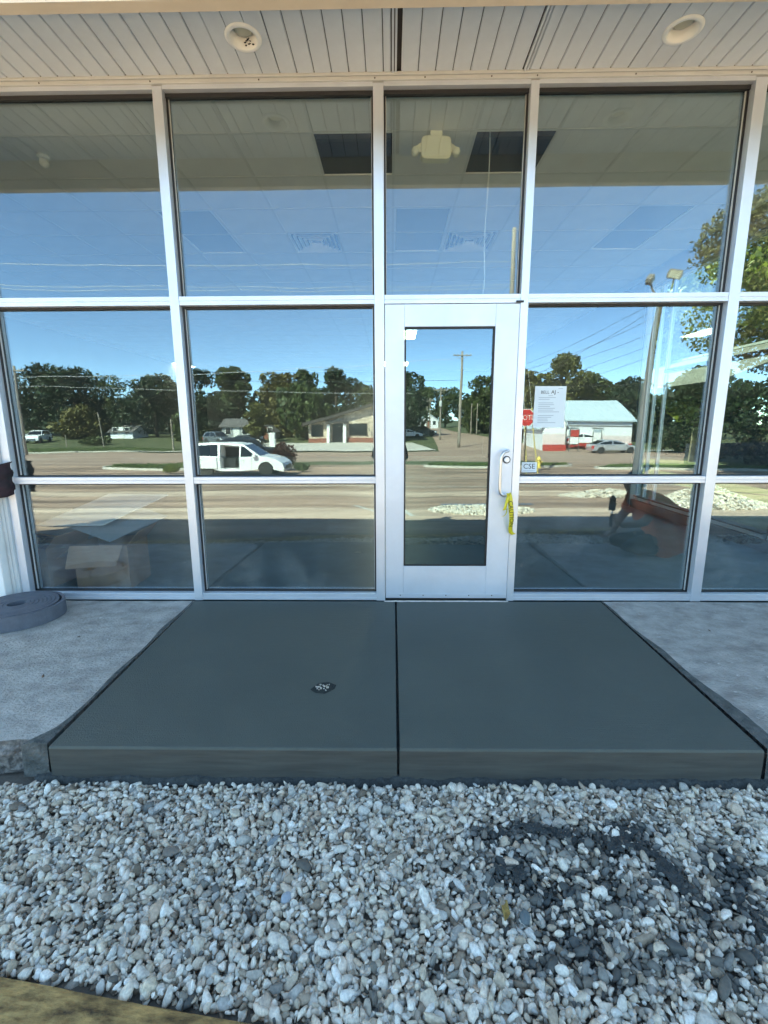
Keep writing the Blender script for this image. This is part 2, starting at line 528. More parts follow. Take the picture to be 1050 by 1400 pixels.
# ------------------------------------------------------------------ paving in front of the door
TL, TR, BL, BR = (-1.50, -.004), (1.575, -.004), (-1.434, -1.622), (1.527, -1.615)
def lerp(a, b, t): return (a[0] + (b[0] - a[0]) * t, a[1] + (b[1] - a[1]) * t)
NEWC, n_, l_, b_ = new_mat('new_concrete')
def slab_material():
    n, l, b = n_, l_, b_
    tc = n.new('ShaderNodeTexCoord')
    a = n.new('ShaderNodeTexNoise'); a.inputs['Scale'].default_value = 2.3; a.inputs['Detail'].default_value = 12; a.inputs['Distortion'].default_value = .6; a.inputs['Roughness'].default_value = .68
    l.new(tc.outputs['Object'], a.inputs['Vector'])
    cr = n.new('ShaderNodeValToRGB')
    cr.color_ramp.elements[0].position = .3; cr.color_ramp.elements[0].color = (.064, .077, .069, 1)
    cr.color_ramp.elements[1].position = .72; cr.color_ramp.elements[1].color = (.088, .101, .089, 1)
    l.new(a.outputs['Fac'], cr.inputs[0]); l.new(cr.outputs[0], b.inputs['Base Color'])
    mp = n.new('ShaderNodeMapping'); mp.inputs['Scale'].default_value = (1.0, 12, 40)
    l.new(tc.outputs['Object'], mp.inputs['Vector'])
    c = n.new('ShaderNodeTexNoise'); c.inputs['Scale'].default_value = 9; c.inputs['Detail'].default_value = 7
    l.new(mp.outputs[0], c.inputs['Vector'])
    d = n.new('ShaderNodeTexNoise'); d.inputs['Scale'].default_value = 170; d.inputs['Detail'].default_value = 3
    l.new(tc.outputs['Object'], d.inputs['Vector'])
    ad = n.new('ShaderNodeMath'); ad.operation = 'ADD'
    l.new(c.outputs['Fac'], ad.inputs[0]); l.new(d.outputs['Fac'], ad.inputs[1])
    bp = n.new('ShaderNodeBump'); bp.inputs['Strength'].default_value = .3; bp.inputs['Distance'].default_value = .012
    l.new(ad.outputs[0], bp.inputs['Height']); l.new(bp.outputs[0], b.inputs['Normal'])
    r = n.new('ShaderNodeMapRange'); r.inputs['To Min'].default_value = .5; r.inputs['To Max'].default_value = .72
    l.new(a.outputs['Fac'], r.inputs['Value']); l.new(r.outputs[0], b.inputs['Roughness'])
slab_material()
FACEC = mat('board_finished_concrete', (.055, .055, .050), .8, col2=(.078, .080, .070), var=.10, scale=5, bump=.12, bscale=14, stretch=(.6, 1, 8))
slab = empty('entrance_slab', (0, -.8, 0), 0, 'freshly poured dark grey concrete entrance slab with a centre joint before the door', 'concrete slab')
def slab_panel(p):
    """p: four corners back-left, back-right, front-right, front-left"""
    bm = bmesh.new()
    NX, NY = 22, 24
    g = {}
    hole = Vector((-.338, -1.19, 0))
    for j in range(NY + 1):
        for i in range(NX + 1):
            a = lerp(p[0], p[1], i / NX); b = lerp(p[3], p[2], i / NX); c = lerp(a, b, j / NY)
            g[i, j] = bm.verts.new((c[0], c[1] + .8, 0))
    for j in range(NY):
        for i in range(NX):
            bm.faces.new((g[i, j], g[i, j + 1], g[i + 1, j + 1], g[i + 1, j]))
    edge = [g[i, 0] for i in range(NX + 1)] + [g[NX, j] for j in range(1, NY + 1)] + [g[i, NY] for i in range(NX - 1, -1, -1)] + [g[0, j] for j in range(NY - 1, 0, -1)]
    # rounded arris then the vertical face
    cen = Vector((sum(q[0] for q in p) / 4, sum(q[1] for q in p) / 4 + .8, 0))
    ring = edge
    for dz, outw in ((-.003, .004), (-.010, .0065), (-.145, .008)):
        nr = []
        for v, e in zip(ring, edge):
            d = Vector((e.co.x - cen.x, e.co.y - cen.y, 0))
            ox = (1 if e.co.x > cen.x else -1) if abs(e.co.x - cen.x) > .62 else 0
            oy = (1 if e.co.y > cen.y else -1) if abs(e.co.y - cen.y) > .79 else 0
            wob = .003 * math.sin(e.co.x * 17 + e.co.y * 9) if dz < -.1 else 0
            nr.append(bm.verts.new((e.co.x + ox * outw * .35, e.co.y + oy * (outw + wob), dz)))
        m = len(ring)
        for k in range(m):
            bm.faces.new((ring[k], ring[(k + 1) % m], nr[(k + 1) % m], nr[k]))
        ring = nr
    bmesh.ops.recalc_face_normals(bm, faces=bm.faces)
    me = bpy.data.meshes.new('slab_panel')
    bm.to_mesh(me); bm.free()
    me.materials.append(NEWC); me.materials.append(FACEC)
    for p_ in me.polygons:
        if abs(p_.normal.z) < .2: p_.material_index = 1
    return link('slab_panel', me, slab)
jt, jb = (.034, -.004), (.028, -1.62)
GAP = .008
slab_panel([(TL[0] + GAP, TL[1] - .012), (jt[0] - GAP, jt[1] - .012), (jb[0] - GAP, jb[1]), (BL[0] + GAP, BL[1])])
slab_panel([(jt[0] + GAP, jt[1] - .012), (TR[0] - GAP, TR[1] - .012), (BR[0] - GAP, BR[1]), (jb[0] + GAP, jb[1])])
MB().box(-1.52, 1.56, -1.60 + .8, -.02 + .8, -.15, -.03).build('slab_core', MUD, slab)
# foot of wet mortar along the slab's front
fm = MB()
pv = []
NN = 160
for i in range(NN + 1):
    x = -1.50 + 3.06 * i / NN
    w = .004 + .004 * math.sin(i * .7) * math.sin(i * .23) + random.uniform(0, .005)
    hh = -.134 + .004 * math.sin(i * .41) + random.uniform(-.004, .008)
    pv += [(x, -1.618 + .8, hh), (x, -1.632 - w * .4 + .8, hh - .006), (x, -1.645 - w + .8, -.16)]
fm.add(pv, [(3 * i + k, 3 * i + k + 1, 3 * i + k + 4, 3 * i + k + 3) for i in range(NN) for k in (0, 1)])
fm.build('mortar_foot', MUD, slab)
# small lozenge-shaped pocket of broken aggregate in the left panel
loz = [(-.058, -.018), (-.028, .036), (.018, .044), (.056, .020), (.052, -.012), (.012, -.050), (-.030, -.044)]
px0, py0 = -.345, -1.178
pk = MB()
for a, b, dz0, dz1 in ((1.0, 1.12, .004, .0012), (1.0, .86, .004, .0015)):
    n = len(loz)
    vs = [(px0 + x * a, py0 + .8 + y * a, dz0) for x, y in loz] + [(px0 + x * b, py0 + .8 + y * b, dz1) for x, y in loz]
    pk.add(vs, [(i, (i + 1) % n, (i + 1) % n + n, i + n) for i in range(n)])
pk.add([(px0 + x * .86, py0 + .8 + y * .86, .0015) for x, y in loz], [tuple(range(len(loz)))])
pocket = pk.build('patch', mat('pocket_dark', (.02, .025, .025), .9, bump=.8, bscale=120), slab)

def stone_base(seed, sub=1):
    b = bmesh.new()
    bmesh.ops.create_icosphere(b, subdivisions=sub, radius=1)
    v = np.array([x.co[:] for x in b.verts]); f = np.array([[q.index for q in t.verts] for t in b.faces])
    b.free()
    r = np.random.default_rng(seed)
    # facets: squash towards a few random planes, angular but worn
    for _ in range(7):
        d = r.normal(size=3); d /= np.linalg.norm(d)
        h = r.uniform(.40, .78)
        p = v @ d
        over = np.clip(p - h, 0, None)
        v = v - np.outer(over * .97, d)
    v = v * (1 + r.normal(scale=.04, size=(len(v), 1)))
    return v, f
bases = [stone_base(s) for s in range(14)] + [stone_base(s + 40, 2) for s in range(14)]
def stones(name, P, S, m, tone=None, flat=0.0, fine=None):
    """P: centres (n,3); S: sizes (n,3) semi axes"""
    n = len(P)
    q = rng.normal(size=(n, 4))
    q[:, 1:3] *= (1 - flat)
    q /= np.linalg.norm(q, axis=1)[:, None]
    w, x, y, z = q.T
    Rm = np.stack([1 - 2 * (y * y + z * z), 2 * (x * y - z * w), 2 * (x * z + y * w), 2 * (x * y + z * w), 1 - 2 * (x * x + z * z), 2 * (y * z - x * w), 2 * (x * z - y * w), 2 * (y * z + x * w), 1 - 2 * (x * x + y * y)], 1).reshape(n, 3, 3)
    idx = rng.integers(0, 14, n) + (14 * fine.astype(int) if fine is not None else 0)
    V = []; F = []; T = []; off = 0
    for k, (bv, bf) in enumerate(bases):
        sel = np.where(idx == k)[0]
        if len(sel) == 0: continue
        vv = bv[None] * S[sel][:, None, :]
        vv = np.einsum('nij,nvj->nvi', Rm[sel], vv) + P[sel][:, None, :]
        V.append(vv.reshape(-1, 3))
        F.append((bf[None] + (np.arange(len(sel)) * len(bv))[:, None, None] + off).reshape(-1, 3))
        T.append(np.repeat(tone[sel] if tone is not None else np.zeros(len(sel)), len(bv)))
        off += len(sel) * len(bv)
    me = np_mesh(name, np.concatenate(V), np.concatenate(F), m, smooth=False, attr=np.concatenate(T))
    return me

# stone material: pale limestone chips; the wet ones splashed with cement are dark ('stone_tone' marks where cement was spilt)
def stone_material(name, pal):
    m, n, l, b = new_mat(name)
    g = n.new('ShaderNodeNewGeometry')
    cr = n.new('ShaderNodeValToRGB')
    el = cr.color_ramp.elements
    el[0].position = 0; el[0].color = (*pal[0], 1)
    el[1].position = 1; el[1].color = (*pal[-1], 1)
    for i, c in enumerate(pal[1:-1]):
        e = el.new((i + 1) / (len(pal) - 1)); e.color = (*c, 1)
    l.new(g.outputs['Random Per Island'], cr.inputs[0])
    tc = n.new('ShaderNodeTexCoord')
    nz = n.new('ShaderNodeTexNoise'); nz.inputs['Scale'].default_value = 130; nz.inputs['Detail'].default_value = 5
    l.new(tc.outputs['Object'], nz.inputs['Vector'])
    mr = n.new('ShaderNodeMapRange'); mr.inputs['From Min'].default_value = .3; mr.inputs['From Max'].default_value = .7; mr.inputs['To Min'].default_value = .72; mr.inputs['To Max'].default_value = 1.12
    l.new(nz.outputs['Fac'], mr.inputs['Value'])
    sc = n.new('ShaderNodeVectorMath'); sc.operation = 'SCALE'
    l.new(cr.outputs[0], sc.inputs[0]); l.new(mr.outputs[0], sc.inputs['Scale'])
    at = n.new('ShaderNodeAttribute'); at.attribute_name = 'stone_tone'
    mx = n.new('ShaderNodeMix'); mx.data_type = 'RGBA'
    l.new(at.outputs['Fac'], mx.inputs['Factor'])
    l.new(sc.outputs[0], mx.inputs['A'])
    mx.inputs['B'].default_value = (.050, .056, .056, 1)
    l.new(mx.outputs['Result'], b.inputs['Base Color'])
    b.inputs['Roughness'].default_value = .75
    bp = n.new('ShaderNodeBump'); bp.inputs['Strength'].default_value = .35; bp.inputs['Distance'].default_value = .004
    l.new(nz.outputs['Fac'], bp.inputs['Height']); l.new(bp.outputs[0], b.inputs['Normal'])
    return m
PAL = [(.14, .11, .08), (.42, .34, .26), (.62, .53, .41), (.78, .70, .58), (.52, .49, .44), (.88, .82, .72), (.54, .41, .30), (.80, .76, .68), (.70, .56, .43), (.90, .87, .80), (.38, .37, .34), (.76, .66, .52), (.24, .18, .13), (.64, .60, .53), (.84, .76, .64)]
GRAVEL = stone_material('limestone_gravel', PAL)

# aggregate showing in the pocket
n = 26
ang = rng.uniform(0, 6.28, n); rad = np.sqrt(rng.uniform(0, 1, n)) * .040
P = np.stack([px0 + rad * np.cos(ang), py0 + .8 + rad * np.sin(ang) * .8, np.full(n, .004)], 1)
S = rng.uniform(.003, .0075, (n, 3))
link('aggregate', stones('aggregate', P, S, GRAVEL), pocket)['kind'] = 'stuff'

# gravel bed between the slab and the timber edging
def fnoise(x, y, s):
    return (np.sin(x * 3.1 * s + 1.3) * np.cos(y * 2.7 * s + .4) + np.sin(x * 6.3 * s + y * 4.1 * s) * .6 + np.cos(y * 9.7 * s - x * 5.2 * s + 2) * .4) / 2
def timber_y(x):      # line of the edging's gravel side
    return -2.330 - (x + 1.05) * .128
def splash(x, y):
    """where the cement was spilt, 0..1 (world x, y on the gravel)"""
    e = lambda cx, cy, rx, ry, a=0: np.exp(-((((x - cx) * math.cos(a) + (y - cy) * math.sin(a)) / rx) ** 2 + ((-(x - cx) * math.sin(a) + (y - cy) * math.cos(a)) / ry) ** 2))
    s = 1.1 * e(.50, -1.875, .19, .05) + .7 * e(.70, -1.925, .10, .04) + .95 * e(.87, -1.85, .10, .035) + 1.35 * e(.915, -2.01, .050, .13, .2) + .9 * e(.80, -1.93, .05, .05) + .9 * e(.42, -2.03, .14, .09) + 1.0 * e(1.09, -2.13, .06, .13, .3) + .75 * e(1.14, -1.97, .08, .08) + .6 * e(.66, -2.10, .16, .10) + .55 * e(.50, -2.27, .2, .08) + .45 * e(.85, -2.28, .16, .07)
    return 1.12 * s + .30 * fnoise(x, y, 4.2) + .24 * fnoise(y * 1.7, x, 9.0)
def bed_z(x, y):
    return -.158 + .010 * np.sin(x * 2.3 + 1) * np.cos(y * 3.1) + .006 * np.sin(x * 7 + y * 5)
pts = []
sz = []
fn_ = []
for layer, (dz, step) in enumerate(((-.012, .0195), (.000, .0175), (.009, .0205))):
    gx, gy = np.meshgrid(np.arange(-2.45, 2.45, step), np.arange(-2.62, -1.645, step * .86))
    gx = gx + (np.arange(gx.shape[0]) % 2)[:, None] * step * .5
    x = gx.ravel() + rng.normal(scale=step * .27, size=gx.size)
    y = gy.ravel() + rng.normal(scale=step * .27, size=gx.size)
    k = (y > timber_y(x) + .012) & (y < -1.652)
    if layer == 2: k &= rng.uniform(size=len(x)) < .9
    x, y = x[k], y[k]
    z = bed_z(x, y) + dz + rng.normal(scale=.0035, size=len(x))
    s = np.exp(rng.normal(np.log(.0118), .36, len(x))).clip(.005, .028)
    pts.append(np.stack([x, y, z], 1))
    fn_.append(np.full(len(x), layer == 2))
    sz.append(np.stack([s * rng.uniform(.95, 1.5, len(x)), s * rng.uniform(.72, 1.02, len(x)), s * rng.uniform(.45, .75, len(x))], 1))
P = np.concatenate(pts); S = np.concatenate(sz)
sp = splash(P[:, 0], P[:, 1])
low = (P[:, 2] - bed_z(P[:, 0], P[:, 1])) < .006
tone = np.where((sp > .58) & (low | (rng.uniform(size=len(P)) < .62)), rng.uniform(.75, 1.0, len(P)), 0)
tone = np.where((sp > .22) & (sp <= .58) & (rng.uniform(size=len(P)) < .5), rng.uniform(.45, .9, len(P)), tone)
# scattered dark or wet chips
tone = np.where(rng.uniform(size=len(P)) < .012, .8, tone)
o = link('gravel', stones('gravel', P, S, GRAVEL, tone, flat=.45, fine=np.concatenate(fn_)))
tag(o, 'white and grey limestone gravel bed spread in front of the concrete slab', 'gravel', kind='stuff')
# outer parts of the bed (beyond the picture's edges, seen only mirrored)
pts = []
for xa, xb in ((-7, -2.45), (2.45, 7)):
    gx, gy = np.meshgrid(np.arange(xa, xb, .04), np.arange(-3.0, -1.66, .036))
    x = gx.ravel() + rng.normal(scale=.01, size=gx.size); y = gy.ravel() + rng.normal(scale=.01, size=gx.size)
    k = y > np.maximum(timber_y(x), -2.6)
    pts.append(np.stack([x[k], y[k], bed_z(x[k], y[k]) + .004], 1))
P = np.concatenate(pts)
n = len(P)
S = np.stack([rng.uniform(.018, .028, n), rng.uniform(.016, .022, n), rng.uniform(.010, .014, n)], 1)
o = link('gravel', stones('gravel', P, S, GRAVEL, flat=.6))
tag(o, 'outer ends of the limestone gravel bed beside the old concrete', 'gravel', kind='stuff')
# bed underneath
bv = []; bf = []
xs = np.arange(-7, 7.01, .25); ys_ = np.arange(-2.75, -1.49, .0787)
for y in ys_:
    for x in xs: bv.append((x, y, float(bed_z(x, y)) - .012))
nx = len(xs)
for j in range(len(ys_) - 1):
    for i in range(nx - 1): bf.append((j * nx + i, j * nx + i + 1, (j + 1) * nx + i + 1, (j + 1) * nx + i))
tag(MB().add(bv, bf).build('gravel_subsoil', DIRT), kind='structure')

# spilt cement lying in and on the gravel
step = .009
gx = np.arange(.1, 1.75, step); gy = np.arange(-2.42, -1.68, step)
X, Y_ = np.meshgrid(gx, gy)
s = splash(X, Y_) + .14 * np.sin(X * 61 + 3 * np.sin(Y_ * 47)) * np.sin(Y_ * 71) + rng.normal(scale=.10, size=X.shape)
Z = bed_z(X, Y_) + .004 + np.clip(s - .72, -.12, .40) * .050 + rng.normal(scale=.0016, size=X.shape)
ids = np.arange(X.size).reshape(X.shape)
keep = (s > .84)
kk = keep[:-1, :-1] & keep[1:, :-1] & keep[:-1, 1:] & keep[1:, 1:]
F = np.stack([ids[:-1, :-1][kk], ids[:-1, 1:][kk], ids[1:, 1:][kk], ids[1:, :-1][kk]], 1)
used, inv = np.unique(F.ravel(), return_inverse=True)
V = np.stack([X.ravel(), Y_.ravel(), Z.ravel()], 1)[used]
o = link('spilt_cement', np_mesh('spilt_cement', V, inv.reshape(-1, 4), MUD, smooth=True))
tag(o, 'dark splatter of wet cement spilt over the white gravel', 'cement splatter', kind='stuff')

# a few single stones and one yellow leaf one can point at
def big_stone(name, x, y, s, col, label, cat='stone'):
    bvv, bff = stone_base(int(abs(x) * 977) % 91, 2)
    me = np_mesh(name, bvv * np.array(s), bff, mat(name + '_material', col, .8, var=.15, scale=30, bump=.3, bscale=60))
    o = link(name, me, None, (x, y, float(bed_z(np.array(x), np.array(y))) + .018), random.uniform(0, 3))
    return tag(o, label, cat)
big_stone('pebble', -.77, -1.96, (.034, .020, .013), (.20, .17, .14), 'flat brown stone lying among the white chips at left')
big_stone('pebble', -.42, -1.925, (.026, .016, .012), (.22, .25, .27), 'triangular grey stone on the gravel before the slab')
big_stone('pebble', -.33, -2.12, (.022, .022, .014), (.34, .38, .43), 'blue grey stone in the white gravel, right of the timber')
big_stone('pebble', .40, -2.17, (.030, .018, .012), (.13, .16, .17), 'dark slate coloured stone next to the yellow leaf')
lf = MB()
for i in range(5):
    t = i / 5
    a, b = -.04 + t * .08, -.04 + (t + .2) * .08
    wa, wb = .014 * math.sin(math.pi * (t * .9 + .05)), .014 * math.sin(math.pi * ((t + .2) * .9 + .05))
    lf.add([(a, -wa, .006 * math.sin(t * 6)), (b, -wb, .006 * math.sin(t * 6 + 1)), (b, 0, -.002), (a, 0, -.002), (b, wb, .006 * math.cos(t * 5)), (a, wa, .006 * math.cos(t * 5 - 1))], [(0, 1, 2, 3), (3, 2, 4, 5)])
o = lf.build('leaf', mat('dry_leaf', (.36, .24, .07), .7, var=.3, scale=40), loc=(.345, -2.16, -.128))
o.rotation_euler = (.3, .2, 1.25)
tag(o, 'curled yellow leaf lying on the white gravel', 'leaf')

# old concrete either side
def old_slab(x_in_back, x_in_front, x_out, y_front, seed):
    r = np.random.default_rng(seed)
    NX, NY = 60, 40
    v = []; f = []
    for j in range(NY + 1):
        t = j / NY
        xi = x_in_back + (x_in_front - x_in_back) * t
        for i in range(NX + 1):
            s = (i / NX) ** 1.5
            x = xi + (x_out - xi) * s
            rag = .010 * math.sin(x * 9 + seed) + .006 * math.sin(x * 31) + r.uniform(-.003, .003)
            y = -.002 + (y_front + rag) * t
            z = -.004 + .0025 * math.sin(x * 4 + y * 3) + r.normal(0, .0006)
            if t == 1: z -= .006
            v.append((x, y, z))
    for j in range(NY):
        for i in range(NX):
            a = j * (NX + 1) + i
            f.append((a, a + NX + 1, a + NX + 2, a + 1))
    top = MB().add(v, f)
    o = top.build('old_pavement', CONC_OLD, smooth=True)
    tag(o, kind='structure')
    # broken front face with exposed aggregate
    e = [v[NY * (NX + 1) + i] for i in range(NX + 1)]
    fv = []; ff = []
    K = 6
    for i, p in enumerate(e):
        for k in range(K + 1):
            d = r.normal(0, .006) if 0 < k < K else 0
            fv.append((p[0], p[1] - (.012 * math.sin(k / K * 3.1) + d) * (1 if k else 0), p[2] - .16 * k / K))
    for i in range(NX):
        for k in range(K):
            a = i * (K + 1) + k
            ff.append((a, a + 1, a + K + 2, a + K + 1))
    q = MB().add(fv, ff).build('broken_edge', CONC_SIDE, o)
    # inner side face down the joint
    w = MB()
    for j in range(NY):
        a = v[j * (NX + 1)]; b = v[(j + 1) * (NX + 1)]
        w.add([a, b, (b[0], b[1], -.17), (a[0], a[1], -.17)], [(0, 1, 2, 3)])
    w.build('joint_face', CONC_SIDE, o)
    return o
old_slab(-1.500, -1.462, -7.0, -1.585, 3)
old_slab(1.583, 1.60, 7.0, -1.60, 5)
# smeared mortar wedges along both joints
def wedge(inner, outer, z=.0015):
    m = MB()
    n = 90
    vs = []
    for k in range(n + 1):
        t = k / n
        a = (np.interp(t, [p[0] for p in inner], [p[1] for p in inner]), -.01 - 1.60 * t)
        b = float(np.interp(t, [p[0] for p in outer], [p[1] for p in outer])) + .009 * math.sin(t * 17) + random.uniform(-.0015, .0015)
        vs += [(float(a[0]), a[1], z - .001), ((float(a[0]) + b) / 2, a[1], z + .0035), (b, a[1], -.0035)]
    m.add(vs, [(3 * k + c, 3 * k + 3 + c, 3 * k + 4 + c, 3 * k + 1 + c) for k in range(n) for c in (0, 1)])
    # front face of the wedge
    f0 = vs[-3:]
    m.add([f0[0], f0[1], f0[2], (f0[2][0], f0[2][1] - .01, -.15), (f0[0][0], f0[0][1] - .01, -.15)], [(0, 1, 2, 3, 4)])
    o = m.build('mortar_seam', MORTAR, smooth=False)
    return tag(o, kind='structure')
wedge([(0, -1.504), (1, -1.447)], [(0, -1.508), (.3, -1.512), (.55, -1.494), (.8, -1.484), (.93, -1.49), (1, -1.55)])
wedge([(0, 1.579), (1, 1.541)], [(0, 1.587), (.3, 1.592), (.6, 1.605), (.85, 1.622), (1, 1.64)])
o = MB().box(-1.535, -1.452, -1.612, -1.5, -.15, -.006).build('mortar_infill', MORTAR); tag(o, kind='structure')
# small debris on the old concrete
for (x, y, s, c, lab) in ((-1.86, -1.08, .022, (.16, .10, .07), 'brown leaf crumb on the old concrete left of the slab'),
                          (-1.98, -.62, .016, (.10, .08, .06), 'small dark bark chip on the old concrete near the foam roll'),
                          (2.05, -.50, .018, (.11, .07, .05), 'dark brown chip on the old concrete right of the slab'),
                          (2.12, -.93, .022, (.6, .6, .6), 'pale flake of mortar on the old concrete at right'),
                          (1.98, -1.06, .014, (.6, .62, .62), 'thin white scrape of mortar nearest the slab joint')):
    bvv, bff = stone_base(int(abs(x) * 331) % 77)
    tag(link('debris_chip', np_mesh('debris_chip', bvv * np.array((s, s * .4, .003)), bff, mat('chip', c, .8)), None, (x, y, .001), random.uniform(0, 3)), lab, 'debris')

# timber edging at the lower left
tm = MB()
vs = []
N = 60
ax = Vector((.992, -.127, 0)); nx_ = Vector((-.127, -.992, 0))
for k in range(N + 1):
    p = Vector((-3.4, timber_y(-3.4), 0)) + ax * (6.6 * k / N)
    for w, h in ((.0, -.22), (.002, -.150), (.012, -.132), (.05, -.124), (.10, -.123), (.15, -.127), (.172, -.14), (.178, -.24)):
        q = p + nx_ * (w + random.uniform(-.0015, .0015))
        vs.append((q.x, q.y, h + random.uniform(-.002, .002) - (.010 if w > .0 else 0)))
tm.add(vs, [(k * 8 + c, k * 8 + 8 + c, k * 8 + 9 + c, k * 8 + c + 1) for k in range(N) for c in range(7)])
o = tm.build('edging_timber', WOODT)
tag(o, 'weathered yellow brown timber edging the gravel at the lower left', 'timber')

# ------------------------------------------------------------------ the storefront building
X1, X2, X3, X4, X5, X6 = -2.79, -1.468, -.0798, .894, 2.2785, 3.66
ZB, ZS, ZT, ZH = .030, .918, 2.14, 3.411
HW = .031
GY = .07
bld = empty('storefront_building', (0, 0, 0), 0, 'single storey storefront building with aluminium framed glass wall under a planked soffit', 'building')
for x, hw_ in ((X1, .03), (X2, HW), (X3, .033), (X4, .026), (X5, .036), (X6, .033), (3.86, .05)):
    MB().box(x - hw_, x + hw_, -.001, .13, -.0, 3.40).build('mullion', ALU, bld, bevel=.002)
bays = [(X1 + .03, X2 - HW), (X2 + HW, X3 - .033), (X3 + .033, X4 - .026), (X4 + .026, X5 - .036), (X5 + .036, X6 - .033)]
def rail(x0, x1, z, h, name='transom'):
    m = MB()
    m.box(x0 + .0008, x1 - .0008, .002, .12, z - h / 2, z - .003)
    m.box(x0 + .0008, x1 - .0008, .002, .12, z + .0, z + h / 2)
    m.box(x0 + .001, x1 - .001, .005, .11, z - .0035, z + .001)
    return m.build(name, ALU, bld, bevel=.0015)
def pane(x0, x1, z0, z1, mg=GLASS, gy=GY, g=.012, parent=None):
    p = MB().box(x0 + .001, x1 - .001, gy, gy + .006, z0 + .001, z1 - .001).build('window_pane', mg, parent or bld)
    k = MB()
    for y0, y1 in ((gy - .022, gy - .0005), (gy + .0065, gy + .02)):
        k.box(x0 + .0012, x0 + g, y0, y1, z0 + .0012, z1 - .0012)
        k.box(x1 - g, x1 - .0012, y0, y1, z0 + .0012, z1 - .0012)
        k.box(x0 + g, x1 - g, y0, y1, z0 + .0012, z0 + g * .6)
        k.box(x0 + g, x1 - g, y0, y1, z1 - g, z1 - .0012)
    k.build('gasket', GASKET, p)
    # thin light glazing stop in front of the gasket
    MB().box(x0 + g, x0 + g + .003, gy - .012, gy - .001, z0 + g, z1 - g).build('glazing_stop', TRIM, p)
    MB().box(x1 - g - .003, x1 - g, gy - .012, gy - .001, z0 + g, z1 - g).build('glazing_stop', TRIM, p)
    return p
for bi, (x0, x1) in enumerate(bays):
    rail(x0, x1, ZT, .056)
    MB().box(x0 + .0008, x1 - .0008, .002, .12, ZH - .028, ZH + .005).build('head_rail', ALU, bld, bevel=.0015)
    if bi != 2:
        rail(x0, x1, ZS, .048)
        rail(x0, x1, ZB, .052, 'sill_rail')
        pane(x0, x1, ZB + .026, ZS - .024)
        pane(x0, x1, ZS + .024, ZT - .028)
    pane(x0, x1, ZT + .028, ZH - .028)
# black weather strips below the head
MB().box(X1 + .04, X6, .040, .060, ZH - .052, ZH - .0285).build('weather_strip', GASKET, bld)
MB().box(-4.2, 4.2, -.012, .05, 3.4065, 3.4265).build('head_trim', TRIM, bld, bevel=.002)
MB().box(-4.2, 4.2, -.022, .0, 3.4275, 3.445).build('head_trim', TRIM, bld, bevel=.002)
for x in (-2.2, -1.5, -.82, -.1, .21, .62, .90, 1.5, 2.2):
    MB().lathe([(.0045, -.0145), (.0045, -.012), (.002, -.0115)], 8, (x, 0, 3.4165), 'Y').build('screw', SOFFITDARK, bld)

# door leaf with its own glass, handle and lock
door = empty('door', (0, 0, 0)); door.parent = bld
DX0, DX1, DZ0, DZ1 = -.0425, .8665, .020, 2.108
GX0, GX1, GZ0, GZ1 = .091, .7075, .272, 1.965
dy0, dy1 = .004, .048
MB().box(DX0, GX0, dy0, dy1, DZ0, DZ1).build('stile', ALUD, door, bevel=.002)
MB().box(GX1, DX1, dy0, dy1, DZ0, DZ1).build('stile', ALUD, door, bevel=.002)
MB().box(GX0 + .0005, GX1 - .0005, dy0 + .0006, dy1, DZ0, GZ0).build('bottom_rail', ALUD, door, bevel=.0015)
MB().box(GX0 + .0005, GX1 - .0005, dy0 + .0006, dy1, GZ1, DZ1).build('top_rail', ALUD, door, bevel=.0015)
MB().box(DX0 + .004, DX1 - .004, .0005, .0035, DZ0 + .004, DZ0 + .034).build('sweep', ALU, door)
for i in range(5):
    x = DX0 + .11 + i * .172
    MB().lathe([(.004, -.002), (.004, .0003)], 8, (x, 0, DZ0 + .024), 'Y').build('screw', SOFFITDARK, door)
dp = MB().box(GX0 + .001, GX1 - .001, .024, .030, GZ0 + .001, GZ1 - .001).build('window_pane', DGLASS, door)
k = MB()
g = .011
for (a, b, c, d) in ((GX0 + .0012, GX0 + g, GZ0 + .0012, GZ1 - .0012), (GX1 - g, GX1 - .0012, GZ0 + .0012, GZ1 - .0012), (GX0 + g, GX1 - g, GZ0 + .0012, GZ0 + g), (GX0 + g, GX1 - g, GZ1 - g, GZ1 - .0012)):
    k.box(a, b, .008, .0235, c, d)
k.build('gasket', GASKET, door)
hp = [(.826, .004, 1.128), (.826, -.030, 1.128), (.815, -.052, 1.128), (.790, -.062, 1.122), (.772, -.064, 1.10), (.766, -.064, 1.07), (.766, -.064, .88), (.768, -.064, .845), (.778, -.062, .822), (.80, -.054, .812), (.822, -.034, .812), (.828, .004, .812)]
# smooth the bends
def smooth_path(p, it=2):
    p = [Vector(a) for a in p]
    for _ in range(it):
        q = [p[0]]
        for a, b in zip(p[:-1], p[1:]): q += [a.lerp(b, .25), a.lerp(b, .75)]
        q.append(p[-1]); p = q
    return p
MB().tube(smooth_path(hp), .0105, 12).build('handle', mat('brushed_steel', (.62, .63, .64), .3, .9), door, smooth=True)
MB().lathe([(.001, -.012), (.017, -.012), (.020, -.008), (.020, .004)], 24, (.822, 0, 1.063), 'Y').build('lock_cylinder', ALU, door, smooth=False)
MB().lathe([(.021, -.002), (.027, -.002), (.027, .0035), (.021, .0035)], 24, (.822, 0, 1.063), 'Y', closed=True).build('lock_ring', GASKET, door)
MB().box(DX1 - .03, DX1 + .02, -.010, -.0015, 2.112, 2.124).build('closer_bracket', GASKET, bld)
MB().box(DX0, DX1, .012, .12, .004, .016).build('threshold', BLACK, bld)
sl_ = MB()
vs = []
